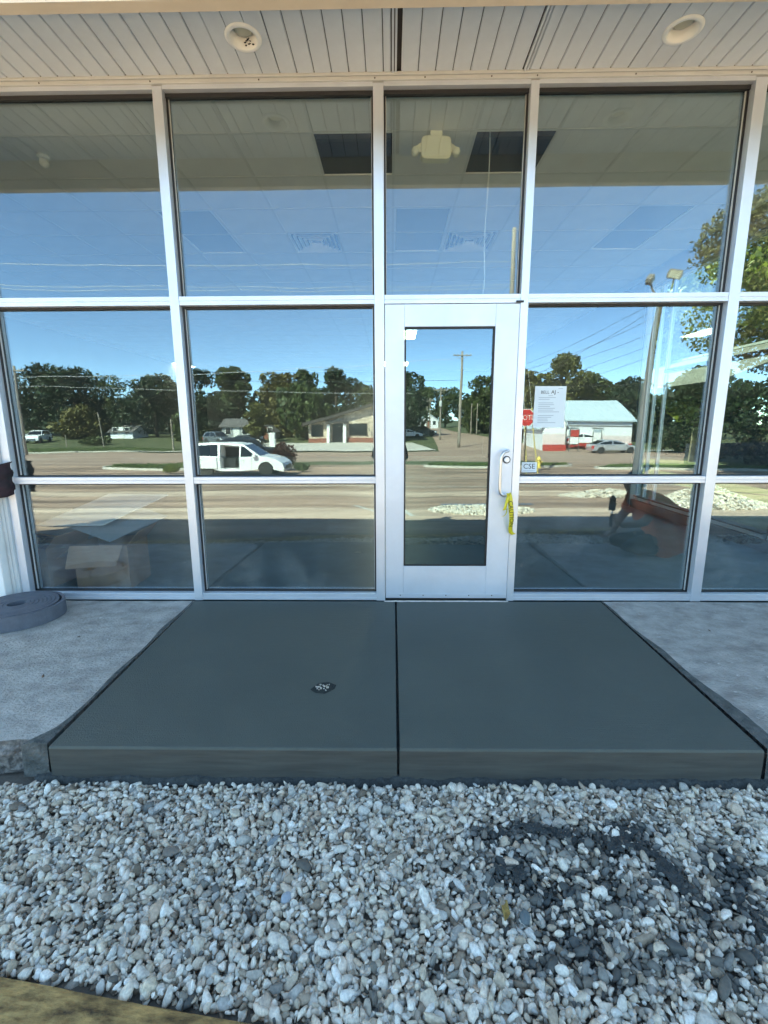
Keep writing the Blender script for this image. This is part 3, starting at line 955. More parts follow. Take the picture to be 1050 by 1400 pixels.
for i in range(61):
    x = DX0 - .01 + (DX1 - DX0 + .02) * i / 60
    w = random.uniform(.002, .007)
    vs += [(x, -.004, .0035), (x, -.010 - w, .006 + random.uniform(0, .003)), (x, -.018 - w, .0005)]
sl_.add(vs, [(3 * i + c, 3 * i + c + 1, 3 * i + c + 4, 3 * i + c + 3) for i in range(60) for c in (0, 1)])
sl_.build('sealant_bead', mat('sealant', (.5, .46, .42), .6, var=.2, scale=20), bld)

# soffit: planks, channels, fascia beam
ZSF = 3.447
YF = -.74
CANS = ((-.825, -.295), (1.608, -.295))
CR = .078
sb = MB()
for a, b in ((-6.5, -.825 - .085), (-.825 + .085, 1.608 - .085), (1.608 + .085, 4.5)): sb.box(a, b, YF, .0, ZSF + .012, ZSF + .02)
for cx, cy in CANS: sb.box(cx - .085, cx + .085, YF, cy - .085, ZSF + .012, ZSF + .02).box(cx - .085, cx + .085, cy + .085, .0, ZSF + .012, ZSF + .02)
sb.build('soffit_backing', SOFFITDARK, bld)
CH = ((.005, .03), (.812, .03))
pl_cache = {}
PW = .1065
x = -6.33
while x < 4.4:
    x0, x1 = x + .0022, x + PW - .0022
    x += PW
    for a, b in CH:
        if x0 < a - .005 < x1: x1 = a - .006
        if x0 < a + b + .005 < x1: x0 = a + b + .006
    if x1 - x0 < .012: continue
    hidden = any(a - .005 <= x0 and x1 <= a + b + .005 for a, b in CH)
    if hidden: continue
    cc = [c for c in CANS if x0 - CR < c[0] < x1 + CR]
    if cc:
        cx, cy = cc[0]
        K = 7
        def chord(xx): return math.sqrt(max(0, CR * CR - (xx - cx) ** 2))
        xs_ = [x0 + (x1 - x0) * k / K for k in range(K + 1)]
        for s_, ye in ((-1, YF + .004), (1, -.024)):
            pl = MB()
            edge = [(xx, cy + s_ * chord(xx)) for xx in xs_]
            ring = edge + [(x1, ye), (x0, ye)]
            n = len(ring)
            pl.add([(px, py, ZSF - .006) for px, py in ring] + [(px, py, ZSF + .006) for px, py in ring], [tuple(range(n)), tuple(reversed(range(n, 2 * n)))] + [(i, i + n, (i + 1) % n + n, (i + 1) % n) for i in range(n)])
            pl.build('soffit_plank', SOFFIT, bld)
        continue
    key = round(x1 - x0, 3)
    if key not in pl_cache:
        w = key
        pr = [(-w / 2, .0), (-w / 2 + .005, -.006), (w / 2 - .005, -.006), (w / 2, .0), (w / 2, .006), (-w / 2, .006)]
        pl_cache[key] = MB().prism(pr, YF + .004, -.024).mesh('soffit_plank', SOFFIT)
    link('soffit_plank', pl_cache[key], bld, ((x0 + x1) / 2, 0, ZSF + random.uniform(-.0008, .0008)))
for a, b in CH:
    MB().box(a, a + b * .42, YF + .003, -.023, ZSF - .012, ZSF + .011).box(a + b * .62, a + b, YF + .003, -.023, ZSF - .010, ZSF + .011).build('soffit_channel', SOFFIT, bld, bevel=.001)
fz = 3.243
MB().box(-7.9, 4.5, -.80, YF - .002, fz, 3.66).build('fascia', FASCIA, bld, bevel=.004)
MB().box(-7.9, 4.5, -.805, YF - .001, fz - .010, fz - .001).build('drip_edge', FASCIA, bld)
MB().box(-.9, 4.5, -1.05, -.90, 3.67, 4.32).build('parapet', FASCIA, bld, bevel=.01)
MB().box(-7.9, 4.5, -.93, 16.4, 3.90, 4.05).build('roof', mat('roofing', (.3, .29, .28), .9, var=.1), bld)
MB().box(-7.9, 4.5, -.93, -.90, 3.661, 3.899).build('roof_edge', FASCIA, bld)
# walls
MB().box(-7.9, X1 - .19, .02, .17, -.2, 3.40).build('front_wall', WALLP, bld)
MB().box(-7.9, 4.5, .02, .17, 3.468, 3.89).build('front_wall', WALLP, bld)
MB().box(-7.9, -7.7, .18, 16.2, -.2, 3.89).build('side_wall', WALLP, bld)
MB().box(3.86, 4.02, 4.12, 16.2, -.2, 3.89).build('side_wall', WALLP, bld)
MB().box(3.86, 4.02, .18, 4.11, 3.30, 3.89).build('side_wall', WALLP, bld)
MB().box(3.86, 4.02, .14, 4.11, -.2, .12).build('side_wall', INWALL, bld)
MB().box(-7.9, 4.02, 16.21, 16.35, -.2, 3.89).build('back_wall', WALLP, bld)
# white corner pier left of the glass and the jamb return
MB().box(X1 - .088, X1 - .031, -.02, .13, 0, 3.40).build('jamb_trim', TRIM, bld, bevel=.003)
MB().box(X1 - .07, X1 - .055, -.026, -.021, 0, 3.40).build('jamb_trim', TRIM, bld)
MB().box(-3.55, X1 - .0895, -.085, .015, 0, 3.40).build('pier', WHITEP, bld, bevel=.006)
# side glazing (right-hand wall)
SB = mat('bronze_frame', (.05, .045, .04), .45, .3)
for y, w in ((.20, .05), (1.42, .025), (2.66, .025), (3.60, .018), (3.86, .014), (4.07, .02)):
    MB().box(3.915, 3.965, y - w * .8, y + w * .8, .123, 3.297).build('side_mullion', SB if y < 3 else ALU, bld, bevel=.002)
for (ya, yb) in ((.25, 1.395), (1.445, 2.635), (2.685, 3.58), (3.62, 3.844), (3.876, 4.048)):
    MB().box(3.89, 3.985, ya + .001, yb - .001, .123, .17).build('side_sill', ALU, bld)
    MB().box(3.87, 3.99, ya + .001, yb - .001, .171, .19).build('side_sill', SB, bld)
    MB().box(3.89, 3.985, ya + .001, yb - .001, 3.26, 3.297).build('side_head', ALU, bld)
    if ya < 3.6: MB().box(3.89, 3.985, ya + .001, yb - .001, 2.02, 2.07).build('side_transom', SB, bld)
    MB().box(3.93, 3.936, ya + .002, yb - .002, .192, 2.018 if ya < 3.6 else 3.258).build('side_pane', SGLASS, bld)
    if ya < 3.6: MB().box(3.93, 3.936, ya + .002, yb - .002, 2.072, 3.258).build('side_pane', SGLASS, bld)

# ------------------------------------------------------------------ interior
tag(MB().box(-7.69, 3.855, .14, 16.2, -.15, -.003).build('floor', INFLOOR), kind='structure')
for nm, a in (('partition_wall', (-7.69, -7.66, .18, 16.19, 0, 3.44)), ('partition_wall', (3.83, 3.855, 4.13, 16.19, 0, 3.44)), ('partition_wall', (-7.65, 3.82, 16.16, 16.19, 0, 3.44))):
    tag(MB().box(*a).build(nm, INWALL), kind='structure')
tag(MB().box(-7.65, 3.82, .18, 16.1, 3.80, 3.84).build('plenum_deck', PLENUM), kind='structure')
ZC = 3.452
T = .61
GX, GYY = .02, -.03
ceil = empty('suspended_ceiling', (0, 0, ZC)); tag(ceil, kind='structure')
grid = MB()
xs = [GX + T * i for i in range(-12, 7)]
ys2 = [GYY + T * j for j in range(0, 27)]
for x in xs: grid.box(x - .0115, x + .0115, .20, 16.1, -.004, -.0005)
for y in ys2[1:]:
    grid.box(-7.6, 3.8, y - .0115, y + .0115, -.0062, -.0042)
grid.build('ceiling_grid', TBAR, ceil)
tile_me = MB().box(-T / 2 + .006, T / 2 - .006, -T / 2 + .006, T / 2 - .006, .0, .015).mesh('ceiling_tile', TILE)
skip = {(-1, 1), (1, 1), (0, 3), (0, 4), (4, 3), (4, 4), (-4, 3), (-4, 4), (-2, 4), (1, 4)}
# deep fittings, two cells long: (i, j) lower-left cell
lights_lit = [(0, 13), (-1, 22), (-14 + 1, 22), (0, 22)]
lights_off = [(0, 3), (4, 3), (-4, 3)]
for (i, j) in lights_lit: skip |= {(i, j), (i, j + 1)}
tilecount = 0
rest = MB()
for j in range(0, 26):
    for i in range(-12, 6):
        if (i, j) in skip: continue
        cx, cy = GX + T * (i + .5), GYY + T * (j + .5)
        if j <= 13 and -9 <= i:
            if j == 0:
                link('ceiling_tile', MB().box(-T / 2 + .006, T / 2 - .006, -.10, T / 2 - .006, 0, .015).mesh('ceiling_tile', TILE), ceil, (cx, cy, 0))
            else:
                link('ceiling_tile', tile_me, ceil, (cx, cy, random.uniform(0, .0015)))
            tilecount += 1
        else:
            rest.box(cx - T / 2 + .006, cx + T / 2 - .006, cy - T / 2 + .006, cy + T / 2 - .006, 0, .015)
rest.build('ceiling_tile', TILE, ceil)['kind'] = 'stuff'
def troffer(i, j, lit, label):
    t = empty('ceiling_light', (GX + T * (i + .5), GYY + T * (j + 1), ZC), 0, label, 'ceiling light', 'recessed panel lights in the tiled ceiling')
    f = MB()
    w, l = T / 2 - .008, T - .008
    f.box(-w, w, -l, -l + .025, -.003, .05).box(-w, w, l - .025, l, -.003, .05).box(-w, -w + .025, -l + .026, l - .026, -.003, .05).box(w - .025, w, -l + .026, l - .026, -.003, .05)
    f.box(-w, w, -l, l, .051, .08)
    f.build('housing', WHITEPL, t)
    MB().box(-w + .027, w - .027, -l + .027, l - .027, .006, .012).build('diffuser', LIT if lit else TROFF, t)
    return t
troffer(0, 3, False, 'unlit recessed ceiling panel seen through the glass above the door')
troffer(4, 3, False, 'unlit recessed ceiling panel behind the upper right window')
troffer(-4, 3, False, 'unlit recessed ceiling panel behind the window left of the door')
troffer(0, 13, True, 'lit white ceiling panel seen at the top of the door glass')
troffer(0, 22, True, 'lit white ceiling panel at the far back, lower in the door glass')
troffer(-13, 22, True, 'lit white ceiling panel seen through the far left window')
troffer(-1, 22, True, 'lit white ceiling panel at the far back beside the door mullion')
def diffuser(i, j, label):
    t = empty('air_diffuser', (GX + T * (i + .5), GYY + T * (j + .5), ZC), 0, label, 'air vent', 'square air vents in the ceiling')
    for k in range(5):
        a = .29 - k * .052
        m = MB()
        m.prism([(-a, -.002), (-a + .022, .012 + k * .003), (-a + .03, .012 + k * .003), (-a + .008, -.004)], -a, a)
        m.prism([(a, -.002), (a - .022, .012 + k * .003), (a - .03, .012 + k * .003), (a - .008, -.004)], -a, a)
        Mx = Matrix.Rotation(math.pi / 2, 4, 'Z')
        m.prism([(-a, -.001), (-a + .022, .013 + k * .003), (-a + .03, .013 + k * .003), (-a + .008, -.003)], -a + .001, a - .001, M=Mx)
        m.prism([(a, -.001), (a - .022, .013 + k * .003), (a - .03, .013 + k * .003), (a - .008, -.003)], -a + .001, a - .001, M=Mx)
        m.build('louvre', TBAR, t)
    MB().box(-.29, .29, -.29, .29, .04, .05).build('backing', PLENUM, t)
diffuser(-2, 4, 'square ceiling air vent left of the door behind the glass')
diffuser(1, 4, 'square ceiling air vent right of the door mullion')
# framing seen up in the missing tiles
for y, lb in ((.75, 'nearer'), (.98, 'farther')):
    tag(MB().box(-3, 3, y, y + .04, 3.62, 3.70).build('ceiling_joist', mat('joist', (.05, .045, .04), .9)), lb + ' dark joist above the missing ceiling tiles', 'joist', 'joists above the missing tiles')

# emergency light above the door
em = empty('emergency_light', (.335, .60, ZC), R(3), 'cream twin head emergency light fixed to the ceiling inside above the door', 'emergency light')
m = MB()
w, h = .112, .078
pts = []
for k in range(24):
    a = 2 * math.pi * k / 24
    c, s = math.cos(a), math.sin(a)
    pts.append((w * abs(c) ** .35 * (1 if c > 0 else -1), -.115 + h * abs(s) ** .35 * (1 if s > 0 else -1)))
# box tips forward: face is seen from the street side
m.prism(pts, -.035, .035)
bx = m.build('lamp_housing', CREAMPL, em, bevel=.006)
MB().box(-.045, .045, -.03, .03, -.045, -.004).build('mount', CREAMPL, em, bevel=.004)
for s in (-1, 1):
    mm = MB().prism([(s * .108, -.075), (s * .150, -.10), (s * .158, -.125), (s * .150, -.145), (s * .108, -.140)], -.016, .016)
    mm.lathe([(.012, -.03), (.024, -.022), (.030, .0), (.028, .022), (.001, .03)], 14, (s * .155, -.012, -.135), 'Y')
    mm.build('lamp_head', CREAMPL, em, smooth=False)
# small dome detector
dt = empty('motion_sensor', (-2.80, .83, ZC), 0, 'small white cone shaped sensor on the ceiling at far left', 'sensor')
MB().lathe([(.045, -.004), (.047, -.018), (.035, -.03)], 20).build('base', WHITEPL, dt)
MB().lathe([(.030, -.03), (.036, -.06), (.022, -.085), (.001, -.09)], 20).build('dome', WHITEPL, dt, smooth=True)
# cable hanging in the upper right corner above the door
tag(MB().tube(smooth_path([(.80, .95, 3.75), (.805, .93, 3.4), (.79, .92, 3.1), (.78, .93, 2.8), (.80, .93, 2.5), (.77, .93, 2.3)]), .004, 6).build('cable', WHITEPL), 'thin cable hanging from the missing ceiling tile above the door', 'cable')

# recessed can lights in the soffit
def can(x, y, label, full):
    t = empty('downlight', (x, y, ZSF - .006), 0, label, 'downlight', 'round downlights in the soffit')
    m = MB()
    n = 40
    prof = [(.101, .0), (.101, -.004), (.095, -.009), (.080, -.010), (.074, -.006), (.066, .03), (.060, .06)]
    vs = [(r * math.cos(2 * math.pi * k / n), r * math.sin(2 * math.pi * k / n), h) for r, h in prof for k in range(n)]
    m.add(vs, [(i * n + k, i * n + (k + 1) % n, (i + 1) * n + (k + 1) % n, (i + 1) * n + k) for i in range(len(prof) - 1) for k in range(n)])
    m.build('trim_ring', WHITEPL, t, smooth=True)
    MB().lathe([(.001, .022), (.03, .024), (.048, .034), (.054, .055)], 30).build('bulb', LENS, t, smooth=True)
    MB().lathe([(.0605, .060), (.075, .0605), (.075, .09), (.001, .09)], 24).build('can', BLACK, t)
    if full:
        d = MB()
        for k in range(14):
            a = random.gauss(.9, .25); r = random.uniform(.058, .070); z = .03 + random.uniform(-.02, .015)
            d.lathe([(.001, 0), (random.uniform(.003, .008), .002), (.001, .004)], 6, (r * math.cos(a + .5), -abs(r * math.sin(a + .5)) * -1, z - .01))
        d.build('dirt', MUD, t)
can(-.825, -.295, 'round white recessed downlight in the soffit left of the door', True)
can(1.608, -.295, 'round white recessed downlight in the soffit right of the door', False)
for a in bld.children:
    pass

# boxes and rubbish inside at the left
def open_box(name, x, y, rz, w, d, h, label, parts=True):
    t = empty(name, (x, y, 0), rz, label, 'cardboard box')
    s = MB()
    th = .006
    s.box(-w / 2, w / 2, -d / 2, -d / 2 + th, 0, h).box(-w / 2, w / 2, d / 2 - th, d / 2, 0, h).box(-w / 2, -w / 2 + th, -d / 2 + th, d / 2 - th, 0, h).box(w / 2 - th, w / 2, -d / 2 + th, d / 2 - th, 0, h).box(-w / 2, w / 2, -d / 2, d / 2, 0, th)
    s.build('carton', CARD, t)
    def flap(pts): MB().add(pts + [(p[0], p[1], p[2] - .006) for p in pts], [(0, 1, 2, 3), (7, 6, 5, 4), (0, 4, 5, 1), (1, 5, 6, 2), (2, 6, 7, 3), (3, 7, 4, 0)]).build('flap', CARD, t)
    flap([(-w / 2 - .02, -d / 2 - .01, h + .004), (w / 2 - .03, -d / 2 - .008, h + .004), (w / 2 - .05, -d / 2 - .10, h - .14), (-w / 2 - .01, -d / 2 - .11, h - .15)])
    flap([(-w / 2, -d / 2, h), (-w / 2, d / 2, h), (-w / 2 - .14, d / 2, h - .09), (-w / 2 - .14, -d / 2, h - .10)])
    flap([(w / 2, -d / 2, h), (w / 2, d / 2, h), (w / 2 + .10, d / 2, h + .12), (w / 2 + .10, -d / 2, h + .11)])
    return t
open_box('cardboard_box', -2.34, .40, R(4), .42, .36, .37, 'open cardboard box with drooping front flap behind the lower left window')
open_box('cardboard_box', -2.98, .50, R(-8), .44, .44, .33, 'dark cardboard box stuffed with paper at the left jamb')
def sheet(pts, mtl, name, label, cat, th=.008):
    a = [Vector(p) for p in pts]
    nrm = (a[1] - a[0]).cross(a[2] - a[0]).normalized() * th
    n = len(a)
    o = MB().add(a + [p + nrm for p in a], [tuple(range(n)), tuple(reversed(range(n, 2 * n)))] + [(i, i + n, (i + 1) % n + n, (i + 1) % n) for i in range(n)]).build(name, mtl)
    return tag(o, label, cat)
sheet([(-2.93, .36, .500), (-2.37, .36, .505), (-2.12, 1.0, .66), (-2.72, 1.05, .66)], SHEET, 'foam_board', 'large white board lying across the cardboard boxes', 'board')
sheet([(-2.66, .40, .47), (-2.28, .28, .385), (-1.98, .66, .52), (-2.35, .85, .58)], TROFF, 'plastic_panel', 'pale translucent panel lying point forward on the open box', 'panel', .004)
sheet([(-2.98, .34, .44), (-2.75, .30, .43), (-2.72, .42, .36), (-2.95, .48, .37)], CARD, 'cardboard_piece', 'folded piece of cardboard on top of the left box', 'cardboard')
cr = MB()
for k in range(16):
    c = Vector((-2.98 + random.uniform(-.14, .16), .42 + random.uniform(-.12, .15), .34 + random.uniform(-.03, .06)))
    p = [c + Vector((random.gauss(0, .06), random.gauss(0, .06), random.gauss(0, .03))) for _ in range(4)]
    cr.add(p, [(0, 1, 2), (0, 2, 3), (0, 1, 3), (1, 2, 3)])
tag(cr.build('crumpled_paper', mat('kraft_paper', (.42, .33, .18), .9, island=.3)), 'crumpled brown packing paper heaped in the left cardboard box', 'paper')

# dark cloth wrapped round the white pier
cl = MB()
vs = []
for k in range(13):
    for j, (xx, yy) in enumerate(((-3.00, -.100), (-2.90, -.108), (-2.83, -.098), (-2.772, -.060), (-2.766, .01))):
        z = .81 + k * .020
        vs.append((xx + .008 * math.sin(k * 1.3 + j), yy - .008 * abs(math.sin(k * .9 + j * 2)), z + .01 * math.sin(j * 2)))
cl.add(vs, [(k * 5 + j, k * 5 + j + 1, k * 5 + j + 6, k * 5 + j + 5) for k in range(12) for j in range(4)])
o = cl.build('strap', mat('dark_cloth', (.010, .010, .013), .8, col2=(.05, .02, .025), var=.3, scale=9), smooth=True)
md = o.modifiers.new('solid', 'SOLIDIFY'); md.thickness = .006
tag(o, 'dark cloth strap tied around the left jamb beside the white pier', 'strap')

# notice taped inside the glass and the small hand-lettered card
nt = empty('notice', (0, 0, 0), 0, 'white letter size notice with black heading taped to the glass right of the door', 'notice')
MB().add([(1.017, .0682, 1.575), (1.237, .0682, 1.573), (1.236, .0682, 1.287), (1.014, .0682, 1.287), (1.017, .0692, 1.575), (1.237, .0692, 1.573), (1.236, .0692, 1.287), (1.014, .0692, 1.287)],
         [(0, 1, 2, 3), (7, 6, 5, 4), (0, 4, 5, 1), (1, 5, 6, 2), (2, 6, 7, 3), (3, 7, 4, 0)]).build('paper', PAPER, nt)
def facing(x, y, z): return Matrix.Translation((x, y, z)) @ Matrix.Rotation(math.pi / 2, 4, 'X')
text_mesh('heading', "BELL", .030, DARKINK, nt, facing(1.088, .0678, 1.532))
text_mesh('heading', "AJ -", .036, BLACK, nt, facing(1.158, .0678, 1.533))
ln = MB()
for i in range(15):
    z = 1.495 - i * .0125
    if i in (2, 9): continue
    ln.box(1.045, 1.045 + random.uniform(.06, .15), .0675, .0680, z, z + .0035)
ln.box(1.18, 1.212, .0675, .0680, 1.556, 1.559)
ln.box(1.112, 1.145, .0675, .0680, 1.508, 1.511)
ln.build('printed_lines', GREYINK, nt)
cd = empty('card', (0, 0, 0), 0, 'small white card lettered CSE in the bottom corner of the window right of the door', 'card')
MB().box(.950, 1.060, .0682, .0692, .966, 1.040).build('paper', PAPER, cd)
text_mesh('lettering', "CSE", .052, DARKINK, cd, facing(1.004, .0677, 1.008))
MB().box(.962, 1.048, .0674, .0680, .976, .979).build('printed_lines', GREYINK, cd)

# caution tape knotted on the handle
tp = empty('caution_tape', (.835, -.05, .82), 0, 'strip of yellow caution tape tied to the bottom of the door handle', 'tape')
def ribbon(path, width, name, m, parent, wdir=None):
    """path: list of (point, width direction)"""
    b = MB()
    vs = []
    for p, w in path:
        p = Vector(p); w = Vector(w).normalized() * width / 2
        vs += [p - w, p + w]
    b.add(vs, [(2 * i, 2 * i + 2, 2 * i + 3, 2 * i + 1) for i in range(len(path) - 1)])
    o = b.build(name, m, parent, smooth=True)
    md = o.modifiers.new('solid', 'SOLIDIFY'); md.thickness = .0006
    return o
ctl = [(.0, -.004, .01), (.008, -.020, -.03), (.014, -.022, -.09), (.024, -.016, -.15), (.026, -.010, -.20), (.026, .012, -.25), (.036, .030, -.285), (.060, .034, -.300)]
pp = smooth_path(ctl, 2)
path = []
for i, p in enumerate(pp):
    t = i / (len(pp) - 1)
    a = .25 * math.sin(t * 5) + (.9 if t > .72 else 0) * (t - .72) * 3
    path.append((p, (math.cos(a), -.35 * math.sin(t * 7), math.sin(a) * .6)))
ribbon(path, .034, 'tape_strip', YELLOW, tp)
lp = [(Vector(p), Vector(w).normalized()) for p, w in path]
L = [0]
for i in range(1, len(lp)): L.append(L[-1] + (lp[i][0] - lp[i - 1][0]).length)
def onto(co):
    s = min(max(.02 + .135 + co.x, 0), L[-1] - 1e-4)
    i = max(j for j in range(len(L) - 1) if L[j] <= s)
    f = (s - L[i]) / (L[i + 1] - L[i])
    p = lp[i][0].lerp(lp[i + 1][0], f); w = lp[i][1].lerp(lp[i + 1][1], f)
    tdir = (lp[i + 1][0] - lp[i][0]).normalized()
    nrm = w.cross(tdir).normalized()
    if nrm.y > 0: nrm = -nrm
    return p + w * co.y + nrm * .0012
text_mesh('lettering', "CAUTION", .044, BLACK, tp, None, .0, onto)
path2 = []
for i, p in enumerate(smooth_path([(-.002, -.006, .0), (-.014, -.020, -.035), (-.022, -.022, -.075), (-.030, -.018, -.11)], 2)):
    path2.append((p, (1, -.2, .25)))
ribbon(path2, .022, 'tape_tail', YELLOW, tp)
path3 = [(p, (.4, -.9, .1)) for p in smooth_path([(-.010, -.010, -.10), (-.012, -.016, -.125), (-.020, -.016, -.145), (-.038, -.012, -.158), (-.050, -.008, -.156)], 2)]
ribbon(path3, .010, 'tape_tail', YELLOW, tp)
MB().tube([(-.008, -.018, .006), (0, -.022, -.004), (.008, -.006, .012), (.0, .008, .002), (-.008, -.018, .006)], .005, 8).build('knot', YELLOW, tp)

# coil of grey expansion joint foam on the old concrete
def foam_roll():
    vs = []
    th = .0104
    turns = 8.4
    n = 300
    r_in = .055
    pts = []
    for k in range(n + 1):
        t = k / n
        a = turns * 2 * math.pi * (1 - t) - 1.28
        r = r_in + (turns * t) * (.0229)
        if t > .93: r += (t - .93) * .30
        pts.append((r * math.cos(a) * 1.08, r * math.sin(a)))
    for k, (x, y) in enumerate(pts):
        x2, y2 = pts[min(k + 1, n)]; x1, y1 = pts[max(k - 1, 0)]
        d = math.hypot(x2 - x1, y2 - y1); nx, ny = (y2 - y1) / d, -(x2 - x1) / d
        wz = .0015 * math.sin(k * .21)
        for (o, z) in ((-th, 0), (th, 0), (th, .098 + wz), (-th, .098 + wz)):
            vs.append((x + nx * o, y + ny * o, z + .001))
    f = [(4 * k + c, 4 * k + (c + 1) % 4, 4 * k + 4 + (c + 1) % 4, 4 * k + 4 + c) for k in range(n) for c in range(4)]
    f += [(0, 3, 2, 1), (4 * n, 4 * n + 1, 4 * n + 2, 4 * n + 3)]
    return MB().add(vs, f)
o = foam_roll().build('foam_roll', FOAM, loc=(-2.60, -.315, 0))
tag(o, 'coil of grey foam expansion joint strip lying on the old concrete at left', 'foam strip')

# ------------------------------------------------------------------ trees across the road
LEAF = {
 'dark': leaf_mat('dark_leaves', (.012, .022, .010), (.045, .070, .024)),
 'mid': leaf_mat('mid_leaves', (.028, .040, .012), (.11, .135, .038)),
 'olive': leaf_mat('olive_leaves', (.050, .050, .014), (.21, .185, .05)),
 'bright': leaf_mat('bright_leaves', (.05, .085, .014), (.24, .27, .05)),
 'red': leaf_mat('red_leaves', (.04, .018, .012), (.13, .05, .03)),
}
BARK = mat('bark', (.09, .07, .05), .9, var=.3, scale=4, bump=.4)
def leaves(seed, blobs, n, size, droop=0.0):
    """blobs: list of (x, y, z, rx, rz); n leaf clumps spread through them"""
    r = np.random.default_rng(seed)
    B = np.array(blobs, float)
    w = B[:, 3] ** 2 * B[:, 4] ** .6
    k = r.choice(len(B), n, p=w / w.sum())
    d = r.normal(size=(n, 3)); d /= np.linalg.norm(d, axis=1)[:, None]
    rad = r.uniform(.55, 1.08, n) ** .6
    p = B[k, :3] + d * rad[:, None] * np.stack([B[k, 3], B[k, 3], B[k, 4]], 1)
    p[:, 2] -= droop * r.uniform(0, 1, n) ** 2
    u = r.normal(size=(n, 3))
    if droop: u[:, 2] *= .25
    u /= np.linalg.norm(u, axis=1)[:, None]
    v = np.cross(u, r.normal(size=(n, 3)))
    if droop: v = np.cross(u, np.cross(u, np.array([[0, 0, 1.0]])) + r.normal(size=(n, 3)) * .2)
    v /= np.linalg.norm(v, axis=1)[:, None]
    s = size * np.exp(r.normal(0, .35, n))
    a = (u * s[:, None]); b = v * (s * (.55 if not droop else 1.6))[:, None]
    c = (d * (s * .25)[:, None])
    V = np.stack([p - a, p - b * .9 + c, p + a, p + b + c], 1).reshape(-1, 3)
    F = np.arange(4 * n).reshape(n, 4)
    return V, F
def blobs_for(seed, h, r, zlo=.22, nb=16, top=1.0):
    q = random.Random(seed)
    nb = int(nb * 1.9)
    out = []
    for k in range(nb):
        t = q.uniform(0, 1)
        z = h * (zlo + (1 - zlo) * t * .88)
        prof = math.sin(math.pi * (.18 + .74 * t)) ** .7
        a = q.uniform(0, 6.28); d = r * prof * q.uniform(.1, .86)
        br = r * q.uniform(.18, .42)
        out.append((d * math.cos(a), d * math.sin(a), min(z, h - br * .8), br, br * q.uniform(.65, .9)))
    for k in range(5):
        br = r * q.uniform(.12, .22)
        out.append((r * q.uniform(-.42, .42), r * q.uniform(-.3, .3), h - br - r * q.uniform(0, .35), br, br * .9))
    return out
def trunk_mb(h, r, seed, blobs, thin=1.0):
    q = random.Random(seed)
    m = MB()
    p = [(0, 0, -.3), (q.uniform(-.1, .1), 0, h * .25), (q.uniform(-.2, .2), q.uniform(-.2, .2), h * .5), (q.uniform(-.3, .3), q.uniform(-.2, .2), h * .85)]
    m.tube(p, [h * .028 * thin, h * .022 * thin, h * .016 * thin, h * .004], 8)
    for b in blobs[:7]:
        z0 = h * q.uniform(.2, .5)
        m.tube([(0, 0, z0), (b[0] * .5, b[1] * .5, (z0 + b[2]) / 2 + .2), (b[0], b[1], b[2])], [h * .012, h * .008, h * .002], 5)
    return m
CROWNS = {}
def tree(x, Y, ztop, r, kind, seed, label, group=None, name='tree', n=5200, leaf=.26, zlo=.12, base=None, droop=0, cat='tree', thin=1.0, nb=16):
    zb = (gz(Y) if base is None else base)
    h = ztop - zb
    if Y > 60: r *= 1.18; n = int(n * 1.35)
    t = empty(name, (x, -Y, zb), seed * .7 % 3, label, cat, group)
    bl = blobs_for(seed, h, r, zlo, nb)
    V, F = leaves(seed, bl, n, leaf, droop)
    V[:, 2] = np.maximum(V[:, 2], .05)
    link('crown', np_mesh('crown', V, F, LEAF[kind]), t)
    trunk_mb(h, r, seed, bl, thin).build('trunk', BARK, t)
    return t
TG = 'trees beyond the street'
tree(-76, 84, 12.2, 6.5, 'dark', 1, 'dark leafy tree at the far left edge of the mirrored tree line', TG)
tree(-67, 86, 13.0, 6.5, 'dark', 2, 'tallest dark tree in the leftmost clump, mirrored beyond the island', TG, n=5200)
tree(-59, 84, 12.0, 6.0, 'dark', 3, 'dark rounded tree at the right of the leftmost clump', TG, n=5200)
tree(-63, 100, 12.5, 6.0, 'mid', 4, 'paler tree top standing behind the leftmost clump', TG)
tree(-42, 80, 10.0, 6.4, 'dark', 5, 'broad dark spreading tree right of the gap, behind the second window', TG, n=6000, leaf=.27)
tree(-49.5, 90, 8.2, 4.6, 'dark', 6, 'lower dark tree in the gap between the two big left clumps', TG)
tree(-34.5, 82, 11.6, 4.0, 'dark', 7, 'tall narrow dark tree just right of the first mullion', TG, n=3400)
tree(-28.3, 82, 11.7, 2.9, 'mid', 8, 'slender green tree with a round head above the small grey house', TG, zlo=.45)
tree(-30.5, 84, 7.6, 4.6, 'dark', 9, 'low dark tree around the slender round headed tree', TG)
tree(-21.0, 84, 11.3, 4.2, 'olive', 10, 'olive brown tree in the middle of the window left of the door', TG, n=5200)
tree(-17.2, 78, 8.6, 3.2, 'olive', 12, 'shorter olive tree with yellowish leaves behind the white gable', TG)
tree(-15.8, 86, 11.6, 2.6, 'mid', 13, 'tall thin open tree between the olive trees and the dark evergreen', TG, zlo=.4, n=2600)
tree(-13.4, 70, 8.2, 3.4, 'mid', 14, 'weeping tree with drooping branches left of the tan building', TG, name='willow_tree', droop=3.2, n=6500, leaf=.20, zlo=.45)
tree(-10.0, 82, 11.4, 4.2, 'dark', 15, 'dense almost black evergreen tree behind the tan building', TG, n=7500, leaf=.25, zlo=.1)
tree(-4.5, 95, 9.8, 4.4, 'mid', 16, 'green tree behind the high end of the tan building', TG)
tree(.8, 78, 10.6, 4.6, 'dark', 17, 'dark tree at the left edge of the door glass', TG, n=6500)
tree(9.5, 128, 11.6, 4.6, 'mid', 18, 'distant tree at the end of the side street, left', TG)
tree(15.5, 132, 12.0, 4.8, 'mid', 19, 'distant tree at the end of the side street, right', TG)
